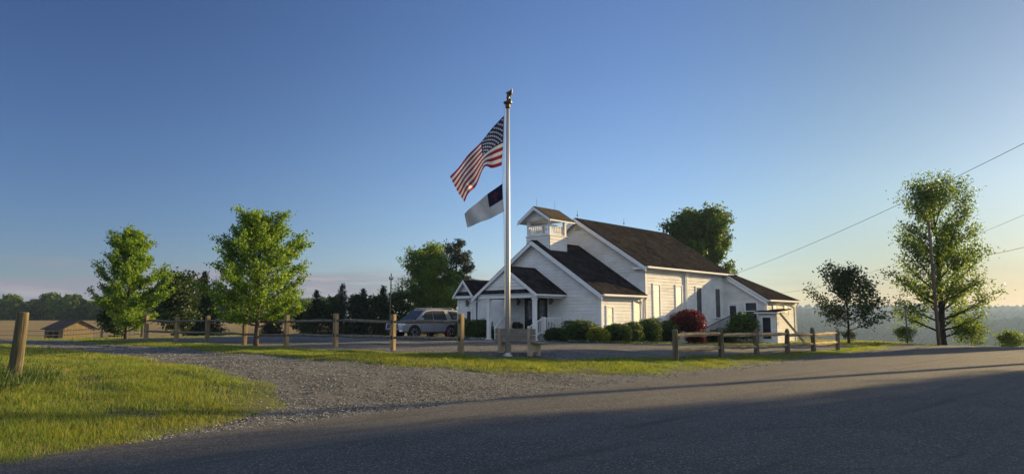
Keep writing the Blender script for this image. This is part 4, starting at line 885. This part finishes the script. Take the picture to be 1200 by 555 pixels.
m_ = MB(); m_.bar((-.08, -.01, 1.18), (-.08, -.01, 1.42), .03); m_.build('cleat', M['alu'], fp)
def crom(p0, p1, p2, p3, t): return .5 * ((2 * p1) + (-p0 + p2) * t + (2 * p0 - 5 * p1 + 4 * p2 - p3) * t * t + (-p0 + 3 * p1 - 3 * p2 + p3) * t ** 3)
def curve(L, t):
    n = len(L) - 1; k = min(int(t * n), n - 1); f = t * n - k; g = lambda i: L[max(0, min(n, i))]
    a = g(k - 1) if k > 0 else L[0] * 2 - L[1]; b = g(k + 2) if k + 2 <= n else L[n] * 2 - L[n - 1]
    return crom(a, L[k], L[k + 1], b, f)
def flag_surface(ctrl):
    C_ = [[Vector(q) for q in row] for row in ctrl]
    return lambda u, v: curve([curve(row, v) for row in C_], u)
# control points: rows run from hoist to fly, each from top to bottom (world metres; y is how the cloth billows)
US = [[(-.24, 21.18, 7.92), (-.27, 21.18, 7.10), (-.32, 21.18, 6.31)],
      [(-.62, 21.06, 7.47), (-.60, 21.22, 6.92), (-.62, 21.30, 6.25)],
      [(-.98, 21.34, 7.09), (-.92, 21.16, 6.62), (-.86, 21.02, 6.22)],
      [(-1.36, 21.12, 6.65), (-1.24, 21.36, 6.26), (-1.13, 21.40, 5.70)],
      [(-1.66, 21.30, 6.28), (-1.50, 21.10, 5.86), (-1.36, 21.16, 5.42)],
      [(-1.94, 21.20, 5.98), (-1.72, 21.30, 5.55), (-1.48, 21.34, 5.18)]]
sf = flag_surface(US); NU, NV = 60, 39
m_ = MB(); m_.v = [tuple(sf(i / NU, j / NV) + Vector((0, math.sin(i / NU * 14 + j / NV * 2.5) * .05 * i / NU, 0))) for i in range(NU + 1) for j in range(NV + 1)]
def wv(u, v): return sf(u, v) + Vector((0, math.sin(u * 14 + v * 2.5) * .05 * u, 0))
for i in range(NU):
    for j in range(NV):
        b0 = i * (NV + 1) + j; m_.f.append((b0, b0 + 1, b0 + NV + 2, b0 + NV + 1)); m_.mi.append(2 if (i < NU * .4 and j < 21) else (0 if (j // 3) % 2 == 0 else 1))
flag = m_.build('national_flag', [M['flag_red'], M['flag_white'], M['flag_blue']], None, smooth=True, fixn=False)
tag(flag, 'large red and white striped flag with white stars on blue, upper on the pole', 'flag')
st = MB()
for row in range(9):
    for k in range(6 if row % 2 == 0 else 5):
        uu = .4 * (2 * k + 1 + (row % 2)) / 12; vv = 7 / 13 * (row + 1) / 10
        P0 = wv(uu, vv); du = (wv(uu + .01, vv) - P0).normalized(); dv = (wv(uu, min(1, vv + .01)) - P0); nn = du.cross(dv).normalized(); dv = nn.cross(du)
        for sg in (1, -1):
            st.poly([P0 + nn * sg * .004 + (du * math.cos(a) + dv * math.sin(a)) * (.042 if q % 2 == 0 else .017) for q, a in enumerate([R(90 + 36 * w_) for w_ in range(10)])])
st.build('stars', M['flag_white'], flag, fixn=False)
CF = [[(-.30, 21.18, 5.74), (-.28, 21.18, 5.28), (-.24, 21.18, 4.87)], [(-.72, 21.30, 5.46), (-.66, 21.34, 5.06), (-.61, 21.36, 4.70)],
      [(-1.14, 21.50, 5.16), (-1.08, 21.52, 4.86), (-1.0, 21.53, 4.57)], [(-1.51, 21.70, 4.87), (-1.47, 21.74, 4.66), (-1.42, 21.78, 4.44)]]
cf = flag_surface(CF); NU, NV = 48, 32; m_ = MB(); m_.v = [tuple(cf(i / NU, j / NV) + Vector((0, math.sin(i / NU * 13 + j / NV * 2.2) * .055 * (.25 + i / NU), 0))) for i in range(NU + 1) for j in range(NV + 1)]
for i in range(NU):
    for j in range(NV):
        b0 = i * (NV + 1) + j; blue = i < 18 and j < 17; cross = blue and ((8 <= i <= 9 and 3 <= j <= 13) or (5 <= i <= 12 and 6 <= j <= 7))
        m_.f.append((b0, b0 + 1, b0 + NV + 2, b0 + NV + 1)); m_.mi.append(0 if cross else 2 if blue else 1)
tag(m_.build('church_flag', [M['church_red'], M['church_cloth'], M['church_blue']], None, smooth=True, fixn=False), 'smaller white flag with a red cross on blue, lower flag on the pole', 'flag')

# ------------------------------------------------------------------ bench (seen from behind, facing the church)
bx, by = .10, 21.6
bn = empty('bench', (bx, by, h(bx, by)), R(-43.3), 'wooden bench behind the flagpole, its back to the road', 'bench')
m_ = MB()
for zz in (.44, .635): m_.box(-.85, .85, -.035, .0, zz, zz + .185)
m_.build('backrest', M['bench'], bn, bevel=.008)
m_ = MB()
for yy in (.03, .19, .35): m_.box(-.92, .92, yy, yy + .145, .375, .415)
m_.build('seat', M['bench'], bn, bevel=.008)
for sx in (-.62, .62):
    m_ = MB(); m_.prism([(sx - .035, -.10, 0), (sx - .035, .08, 0), (sx - .035, .09, .12), (sx - .035, .29, .12), (sx - .035, .30, 0), (sx - .035, .46, 0), (sx - .035, .44, .374), (sx - .035, .005, .374), (sx - .035, -.036, .84), (sx - .035, -.10, .84)], (.07, 0, 0))
    m_.build('support', M['bench_leg'], bn, bevel=.005)

# ------------------------------------------------------------------ parked car
def make_car(loc, rz):
    car = empty('parked_car', loc, rz, 'silver grey large estate car parked in shade left of the church', 'car')
    Wd = 1.0
    st_ = [(-2.67, .55, .95, .86), (-2.62, .42, 1.10, .94), (-2.3, .34, 1.14, .985), (-1.2, .32, 1.13, 1.0), (0, .32, 1.12, 1.0), (1.2, .32, 1.12, 1.0), (1.55, .34, 1.12, .995), (2.15, .36, 1.08, .975), (2.5, .40, 1.02, .93), (2.62, .44, .92, .86), (2.67, .50, .80, .80)]
    b = MB(); rings = []
    for x, zb, zt, w_ in st_:
        m = (zb + zt) / 2
        half = [(0, zb), (w_ * .86, zb), (w_ * .985, zb + .09), (w_, m - .05), (w_ * 1.0, m + .12), (w_ * .965, zt - .03), (w_ * .90, zt), (0, zt + .025)]
        rings.append([(x, y, z) for y, z in half] + [(x, -y, z) for y, z in reversed(half[1:-1])])
    n = len(rings[0]); flat = [p for r in rings for p in r]; fs = [(i * n + k, i * n + (k + 1) % n, (i + 1) * n + (k + 1) % n, (i + 1) * n + k) for i in range(len(rings) - 1) for k in range(n)]
    fs += [tuple(range(n)), tuple(range((len(rings) - 1) * n, len(rings) * n))]
    b.mesh(flat, fs)
    cab = [(-2.58, 1.16, .89, .01), (-2.38, 1.76, .78, .60), (-2.2, 1.87, .765, .72), (-1.2, 1.93, .765, .78), (0, 1.94, .76, .79), (.48, 1.88, .755, .73), (.62, 1.82, .75, .66), (1.45, 1.13, .88, .0)]
    rings = []
    for x, zt, wr, hh in cab:
        zb = 1.08; wb = .955; wt = wb + (.745 - wb) * min(1, max(0, (zt - 1.12) / .8))
        half = [(0, zb), (wb, zb), (wt, zt - .06 * (hh > .3)), (wt - .10, zt), (0, zt + .02)]
        rings.append([(x, y, z) for y, z in half] + [(x, -y, z) for y, z in reversed(half[1:-1])])
    n = len(rings[0]); flat = [p for r in rings for p in r]; fs = [(i * n + k, i * n + (k + 1) % n, (i + 1) * n + (k + 1) % n, (i + 1) * n + k) for i in range(len(rings) - 1) for k in range(n)]
    b.mesh(flat, fs + [tuple(range(n)), tuple(range((len(rings) - 1) * n, len(rings) * n))])
    body = b.build('body', M['paint_car'], car)
    def sy(z): return .955 + (.745 - .955) * min(1, max(0, (z - 1.12) / .8)) + .014
    wins = [('side_window', [(1.12, 1.19), (.50, 1.74), (.02, 1.81), (.02, 1.19)]), ('side_window', [(-.06, 1.19), (-.06, 1.81), (-1.02, 1.81), (-1.18, 1.19)]), ('quarter_window', [(-1.62, 1.24), (-1.42, 1.79), (-2.12, 1.75), (-2.40, 1.26)])]
    for nm, pl_ in wins:
        for s in (1, -1):
            g = MB(); g.prism([(x, s * sy(z), z) for x, z in pl_], (0, -s * .03, 0)); g.build(nm, M['glass_dark'], car)
    g = MB(); g.prism([(1.40, .80, 1.19), (1.40, -.80, 1.19), (.66, -.66, 1.81), (.66, .66, 1.81)], (.02, 0, .025)); g.build('windscreen', M['glass_dark'], car)
    g = MB(); g.prism([(-2.57, .78, 1.22), (-2.57, -.78, 1.22), (-2.40, -.68, 1.73), (-2.40, .68, 1.73)], (-.025, 0, 0)); g.build('rear_window', M['glass_dark'], car)
    for s in (1, -1):
        for wx in (1.58, -1.52):
            a = MB(); pts = [(wx + math.cos(t) * .49, s * .80, .40 + math.sin(t) * .49) for t in [math.pi * 2 * k / 28 for k in range(28)]]; a.prism(pts, (0, s * .212, 0)); a.build('wheel_arch', M['plastic'], car)
            wh = empty('wheel', (wx, s * .90, .405)); wh.parent = car
            t_ = MB(); t_.lathe([(.27, -.12), (.38, -.135), (.405, -.10), (.405, .10), (.38, .135), (.27, .125)], (0, 0, 0), 28); to = t_.build('tyre', M['rubber'], wh, smooth=False); to.rotation_euler = (R(90), 0, 0)
            r_ = MB(); r_.lathe([(.272, -.02), (.275, .10), (.255, .128), (.24, .06), (.06, .06), (.055, .115), (.01, .12)], (0, 0, 0), 24)
            for k in range(6):
                aa = k * math.pi / 3
                for dd in (-.10, .10): r_.bar((.05 * math.cos(aa), .05 * math.sin(aa), .10), (.25 * math.cos(aa + dd), .25 * math.sin(aa + dd), .115), .03, .03)
            ro = r_.build('rim', M['rim'], wh); ro.rotation_euler = (R(90) if s < 0 else R(-90), 0, 0)
        q = MB(); q.prism([(2.30, s * .975, .86), (2.56, s * .90, .84), (2.66, s * .62, .80), (2.64, s * .62, .93), (2.54, s * .88, .99), (2.34, s * .955, 1.0)], (.025, s * .02, .0)); q.build('headlight', M['lens'], car)
        q = MB(); q.prism([(2.44, s * .955, .47), (2.63, s * .80, .47), (2.64, s * .76, .72), (2.60, s * .80, .74), (2.58, s * .82, .54), (2.44, s * .96, .54)], (.03, s * .02, 0)); q.build('fog_lamp', M['chrome'], car)
        q = MB(); q.box(-2.655, -2.50, s * .80 - .08, s * .80 + .09, .98, 1.35); q.build('tail_light', M['red_lens'], car)
        q = MB(); q.box(.92, 1.10, s * 1.03 - .10, s * 1.03 + .10, 1.18, 1.36); q.bar((1.0, s * .93, 1.2), (1.0, s * 1.0, 1.22), .05); q.build('wing_mirror', M['paint_car'], car, bevel=.02)
        for hx in (.18, -.95): q = MB(); q.box(hx, hx + .22, s * 1.003 - .012, s * 1.003 + .022, .99, 1.025); q.build('door_handle', M['chrome'], car)
        for dx in (1.05, -.02, -1.1): q = MB(); q.box(dx - .006, dx + .006, s * .99, s * 1.003, .42, 1.10); q.build('door_seam', M['plastic'], car)
        q = MB(); q.tube([(-2.1, s * .66, 1.91), (-1.9, s * .66, 1.985), (.2, s * .66, 2.0), (.4, s * .66, 1.93)], .022, 6); q.build('roof_rail', M['chrome'], car)
        q = MB(); q.box(-1.0, 1.05, s * .94 - .07, s * .94 + .07, .30, .36); q.build('running_board', M['plastic'], car)
    q = MB(); q.box(2.62, 2.69, -.60, .60, .66, .94); gr = q.build('grille', M['plastic'], car); q = MB()
    for zz in (.70, .78, .86): q.box(2.691, 2.705, -.57, .57, zz, zz + .03)
    q.build('grille_bar', M['chrome'], gr)
    q = MB(); q.box(2.60, 2.70, -.72, .72, .42, .56); q.build('lower_intake', M['plastic'], car)
    q = MB(); q.box(2.705, 2.712, -.26, .26, .56, .66); q.build('number_plate', M['flag_white'], car)
    return car
make_car((-6.0, 48.1, h(-6.0, 48.1) + .02), math.atan2(-.69, -.72))
m_ = MB(); m_.lathe([(.17, 0), (.17, .03), (.11, .035), (.03, .62), (.02, .62)], (0, 0, 0), 16)
o = m_.build('traffic_cone', M['flag_red'], None); o.location = gp(-4.25, 46.4, .02); tag(o, 'small faded red cone beside the rear wheel of the parked car', 'cone')

# ------------------------------------------------------------------ shed in the field
sh = empty('field_shed', (-57.2, 89.0, h(-57, 89) + .05), R(-32), 'low open fronted brown board shed in the dry field at left', 'shed')
L_, W_, E_, P_ = 4.8, 3.9, 2.4, 3.35
m_ = MB(); m_.prism([(0, 0, 0), (0, W_, 0), (0, W_, E_), (0, W_ / 2, P_), (0, 0, E_)], (-.08, 0, 0)); m_.prism([(-L_, 0, 0), (-L_, W_, 0), (-L_, W_, E_), (-L_, W_ / 2, P_), (-L_, 0, E_)], (.08, 0, 0)); m_.box(-L_ + .081, -.081, W_ - .08, W_, 0, E_); m_.box(-1.2, -.081, 0, .08, 0, E_); m_.box(-L_ + .081, -.081, .001, .06, E_ - .35, E_)
for k in range(12): m_.box(.001, .022, .18 + k * .36, .24 + k * .36, .05, E_ - .02)
m_.build('wall', M['barn'], sh)
for s in (0, 1):
    y0, y1 = (W_ / 2, -.4) if s == 0 else (W_ / 2, W_ + .4); sl_ = (P_ - E_) / (W_ / 2); m_ = MB(); m_.prism([(.35, y0, P_ + .06), (.35, y1, P_ + .06 - sl_ * (W_ / 2 + .4)), (-L_ - .35, y1, P_ + .06 - sl_ * (W_ / 2 + .4)), (-L_ - .35, y0, P_ + .06)], (0, 0, -.06)); m_.build('roof', M['tin'], sh)
for x in (-2.6, -4.1): m_ = MB(); m_.box(x - .07, x + .07, .0, .14, 0, E_ - .351); m_.build('post', M['barn'], sh)

# ------------------------------------------------------------------ utility poles and wires
def upole(loc, H_, lean, label, arm=None, r=.14):
    o = empty('utility_pole', loc, 0, label, 'utility pole'); m_ = MB(); m_.tube([(0, 0, -.6), (lean * .5, 0, H_ * .5), (lean, 0, H_)], [r, r * .85, r * .68], 12); m_.build('shaft', M['pole'], o, smooth=True)
    if arm:
        m_ = MB(); m_.bar((lean - arm / 2, 0, H_ - .45), (lean + arm / 2, 0, H_ - .45), .09, .11); ao = m_.build('crossarm', M['pole'], o); m_ = MB()
        for s in (-1, 1): m_.lathe([(.03, 0), (.05, .04), (.03, .09), (.045, .12), (.01, .15)], (lean + s * arm * .42, 0, H_ - .395), 8)
        m_.build('insulator', M['glass_dark'], ao)
    return o
up1 = upole(gp(26.25, 43), 7.75, -.13, 'tall wooden utility pole in front of the airy tree at the crest', None, .115)
m_ = MB(); m_.box(-.26, -.12, -.2, -.1, 5.0, 5.35); m_.tube([(-.2, -.15, 5.0), (-.1, -.16, 2.5), (-.08, -.17, .2)], .02, 6); m_.build('meter_box', M['wood_grey'], up1)
upole(gp(-9.65, 55), 4.95, .05, 'thin bare pole with a short crossarm behind the left fence', .32, .06)
pa = upole(gp(20.6, 14.9), 10.6, 0, 'utility pole across the road, out of the picture at right', 1.6)
upole(gp(41.2, 37.6), 13.2, 0, 'tallest utility pole, out of the picture beyond the road at right', 1.8, .27)
pb = MB(); pb.tube([(25.0, 44.2, -.2), (25.0, 44.2, 2.45)], .05, 8); tag(pb.build('marker_post', M['wood_grey'], None, smooth=True), 'short slim grey post left of the utility pole foot', 'post')
def wire(label, a, b, sag, r=.010):
    a, b = Vector(a), Vector(b); q = []
    for k in range(25): t = k / 24; q.append(a.lerp(b, t) - Z * sag * 4 * t * (1 - t))
    m_ = MB(); m_.tube(q, r, 5); return tag(m_.build('overhead_wire', M['wire'], None, smooth=True), label, 'wire')
pA = Vector((20.6, 14.9, h(20.6, 14.9)))
wire('long dark wire rising from the church roof over the tall tree to the right', CL(.3, 15.0, 4.55), pA + Z * 10.2, .55)
wire('sagging dark wire from the utility pole towards the right edge', (26.15, 42.9, 5.15), pA + Z * 7.2, 1.1)
wire('faint thin wire from the utility pole, above the sagging one', (26.1, 42.9, 5.75), pA + Z * 8.6, .5, .007)
wire('faint thin wire running between the church addition and the utility pole', CL(2.9, 15.5, 3.2), (26.1, 43, 5.9), .5, .006)

# ------------------------------------------------------------------ grass, weeds, loose stones
def scatter(poly, n, seed, near=None, keep=None):
    rng = np.random.default_rng(seed); P = np.array(poly); lo, hi = P.min(0), P.max(0); res = []; got = 0
    while got < n:
        Q = rng.uniform(lo, hi, (60000, 2)); Q = Q[inside(poly, Q)]
        d = np.hypot(Q[:, 0], Q[:, 1]); vis = (np.abs(Q[:, 0]) < Q[:, 1] * .80 + 1.5)
        Q = Q[vis & (rng.random(len(Q)) < np.clip((near or 9) / d, 0, 1) ** 1.6)]
        res.append(Q); got += len(Q)
        if len(res) > 400: break
    return np.concatenate(res)[:n]
def edge_dist(poly, Q):
    P = np.array(poly); A = P; B = np.roll(P, -1, 0); best = np.full(len(Q), 1e9)
    for a, b in zip(A, B):
        ab = b - a; L2 = max(1e-9, float(ab @ ab)); t = np.clip(((Q - a) @ ab) / L2, 0, 1); best = np.minimum(best, np.hypot(*(Q - a - t[:, None] * ab).T))
    return best
def blades(name, poly, n, hr, wr, seed, mat='grass', dz=.0, near=9, kind='stuff', patch=.5):
    Q = scatter(poly, n, seed, near); rng = np.random.default_rng(seed + 1); n = len(Q)
    z = np.array([h(float(x), float(y)) for x, y in Q]) + dz
    nzv = np.array([noise.noise(Vector((float(x) * .7, float(y) * .7, seed))) * .6 + noise.noise(Vector((float(x) * 2.6, float(y) * 2.6, seed))) * .4 for x, y in Q])
    d = np.hypot(Q[:, 0], Q[:, 1]); far = np.clip(d / 11, 1, 3.0)
    ed = edge_dist(poly, Q); k = np.clip(ed / .7, 0, 1); worn = np.clip(1.15 + 1.5 * nzv, .25, 1); keep = rng.random(n) < (.30 + .70 * k) * worn
    Q, z, nzv, d, far, k = Q[keep], z[keep], nzv[keep], d[keep], far[keep], k[keep]; n = len(Q)
    H_ = rng.uniform(hr[0], hr[1], n) * (1 + patch * 1.6 * nzv) * (.45 + .55 * k); W_ = rng.uniform(wr[0], wr[1], n) * far
    a = rng.uniform(0, 2 * np.pi, n); s = np.stack([np.cos(a), np.sin(a), 0 * a], 1) * (W_ / 2)[:, None]
    b = np.stack([Q[:, 0], Q[:, 1], z], 1); a2 = rng.uniform(0, 2 * np.pi, n); ln = rng.uniform(.1, .75, n) * H_
    tip = b + np.stack([np.cos(a2) * ln, np.sin(a2) * ln, H_], 1)
    V = np.stack([b - s, b + s, tip], 1).reshape(-1, 3)
    return tag(np_mesh(name, V, 3, M[mat]), kind=kind)
LW = ragged(LAWN, .3, .3, 5); SW = ragged(STRIP, .3, .3, 6)
blades('lawn_grass', LW, 230000, (.05, .115), (.006, .013), 91)
blades('strip_grass', SW, 190000, (.045, .11), (.006, .012), 92, near=18)
def grow(poly, d): c = np.mean(np.array(poly), 0); return [(float(p[0] + (p[0] - c[0]) * d), float(p[1] + (p[1] - c[1]) * d)) for p in poly]
blades('straw_grass', LW, 9000, (.04, .11), (.006, .012), 190, 'straw', patch=.8)
blades('lawn_weeds', LW, 7000, (.04, .12), (.012, .024), 191, 'weed', patch=1.0)
blades('edge_grass', grow(STRIP, .04), 9000, (.02, .07), (.008, .014), 94, near=18)
BACK = [(-22, 33), (-21.5, 40), (-15.5, 45), (-14, 54), (-10, 56), (-3, 53), (-2.5, 44), (1, 39), (4, 35), (8.5, 37.2), (13.2, 40.4), (17.5, 41.6), (19.6, 39.5), (22, 41), (24, 40), (27.5, 44), (33, 49), (24, 52), (14, 47), (6, 42), (-2, 60), (-25, 62), (-40, 48), (-30, 39)]
blades('church_grass', BACK, 70000, (.05, .12), (.006, .012), 95, near=36, dz=-.03)
VERGE = [xy(u, -3.6) for u in (0, 15, 30, 44)] + [xy(u, -9) for u in (44, 30, 15, 0)]
blades('verge_grass', VERGE, 6000, (.06, .14), (.01, .016), 96, near=20)
wp = [(-9.9, 11.3), (-8.2, 11.2), (-7.9, 12.6), (-8.6, 13.6), (-10.2, 13.4), (-11.5, 13.0)]
blades('tall_weeds', wp, 2600, (.16, .46), (.010, .022), 97, 'weed', near=14, patch=.5)
def stones(name, poly, n, sr, seed, near):
    Q = scatter(poly, n, seed, near); rng = np.random.default_rng(seed); n = len(Q); z = np.array([h(float(x), float(y)) for x, y in Q]) + .02
    s = sr[0] + (sr[1] - sr[0]) * rng.random(n) ** 3
    U = np.array([(1, 0, 0), (0, 1, 0), (-1, 0, 0), (0, -1, 0), (0, 0, .75), (0, 0, -.5)], float)
    V = U[None] * rng.uniform(.6, 1.25, (n, 6, 1)) * s[:, None, None] + rng.normal(0, .12, (n, 6, 3)) * s[:, None, None]
    a = rng.uniform(0, 6.28, n); c, q = np.cos(a)[:, None], np.sin(a)[:, None]; x, y = V[:, :, 0].copy(), V[:, :, 1].copy(); V[:, :, 0] = x * c - y * q; V[:, :, 1] = x * q + y * c
    V += np.stack([Q[:, 0], Q[:, 1], z], 1)[:, None]
    F = np.array([(0, 1, 4), (1, 2, 4), (2, 3, 4), (3, 0, 4), (1, 0, 5), (2, 1, 5), (3, 2, 5), (0, 3, 5)]); 
    me = bpy.data.meshes.new(name); me.vertices.add(n * 6); me.vertices.foreach_set('co', V.astype(np.float32).ravel())
    idx = (F[None] + (np.arange(n) * 6)[:, None, None]).ravel().astype(np.int32); me.loops.add(len(idx)); me.loops.foreach_set('vertex_index', idx); me.polygons.add(len(idx) // 3); me.polygons.foreach_set('loop_start', np.arange(0, len(idx), 3, dtype=np.int32))
    me.materials.append(M['stone']); me.update(calc_edges=True); return tag(link(name, me), kind='stuff')
stones('gravel_stones', ragged(DRIVE, .5, .25, 2), 42000, (.007, .026), 98, 12)
EDGE = [xy(u * .5, 9.75 + .35 * noise.noise(Vector((u * .3, 1, 2)))) for u in range(0, 80)] + [xy(u * .5, 9.0 + .5 * noise.noise(Vector((u * .3, 5, 2)))) for u in range(79, -1, -1)]
stones('edge_stones', EDGE, 4200, (.006, .020), 99, 11)

# ------------------------------------------------------------------ woods on the far hillside
rng = np.random.default_rng(77); n = 15000
rr_ = 620 + 2500 * rng.random(n) ** 1.25; tt = rng.uniform(.22, .92, n); aa = np.arctan(tt); X_ = rr_ * np.sin(aa); Y_ = rr_ * np.cos(aa)
pat = np.array([noise.noise(Vector((float(x) * .004, float(y) * .004, 2.2))) for x, y in zip(X_, Y_)]); kp = pat > -.30; X_, Y_, rr_ = X_[kp], Y_[kp], rr_[kp]; n = len(X_)
Z_ = np.array([h(float(x), float(y)) for x, y in zip(X_, Y_)])
sphere = [(0, 0, 1)] + [(math.cos(a) * .75, math.sin(a) * .75, .62) for a in [k * math.pi / 3 for k in range(6)]] + [(math.cos(a + .5), math.sin(a + .5), 0) for a in [k * math.pi / 3 for k in range(6)]] + [(math.cos(a) * .8, math.sin(a) * .8, -.8) for a in [k * math.pi / 3 for k in range(6)]]
F_ = [(0, 1 + k, 1 + (k + 1) % 6) for k in range(6)]
for k in range(6):
    a, b = 1 + k, 1 + (k + 1) % 6; c, d = 7 + k, 7 + (k + 1) % 6; e, f_ = 13 + k, 13 + (k + 1) % 6
    F_ += [(a, c, b), (b, c, d), (c, e, d), (d, e, f_)]
U = np.array(sphere); F_ = np.array(F_); s_ = rng.uniform(4.5, 8.5, n) * np.clip(rr_ / 1100, .8, 2.0)
V = U[None] * rng.uniform(.75, 1.25, (n, 19, 1)) * np.stack([s_ * .75, s_ * .75, s_ * rng.uniform(.8, 1.25, n)], 1)[:, None] + np.stack([X_, Y_, Z_ + s_ * .6], 1)[:, None]
me = bpy.data.meshes.new('far_woods'); me.vertices.add(n * 19); me.vertices.foreach_set('co', V.astype(np.float32).ravel())
idx = (F_[None] + (np.arange(n) * 19)[:, None, None]).ravel().astype(np.int32); me.loops.add(len(idx)); me.loops.foreach_set('vertex_index', idx); me.polygons.add(len(idx) // 3); me.polygons.foreach_set('loop_start', np.arange(0, len(idx), 3, dtype=np.int32))
me.materials.append(M['woods']); me.update(calc_edges=True); tag(link('far_woods', me), kind='stuff')

# ------------------------------------------------------------------ the air between here and the far hills
m = bpy.data.materials.new('haze'); m.use_nodes = True; nt = m.node_tree
for n in list(nt.nodes):
    if n.type != 'OUTPUT_MATERIAL': nt.nodes.remove(n)
pv = nt.nodes.new('ShaderNodeVolumePrincipled'); pv.inputs['Color'].default_value = (.46, .64, .95, 1); pv.inputs['Density'].default_value = .00026; pv.inputs['Anisotropy'].default_value = .2
nt.links.new(pv.outputs[0], nt.nodes[0].inputs['Volume'] if nt.nodes[0].type == 'OUTPUT_MATERIAL' else [x for x in nt.nodes if x.type == 'OUTPUT_MATERIAL'][0].inputs['Volume'])
hz = MB(); zlo = min(p[2] for p in gv) - 1.5; zhi = max(max(p[2] for p in gv) + 2, 20)
hz.box(gxs[0] - 5, gxs[-1] + 5, gys[0] - 5, gys[-1] + 5, zlo, zhi); tag(hz.build('haze', m), kind='stuff')
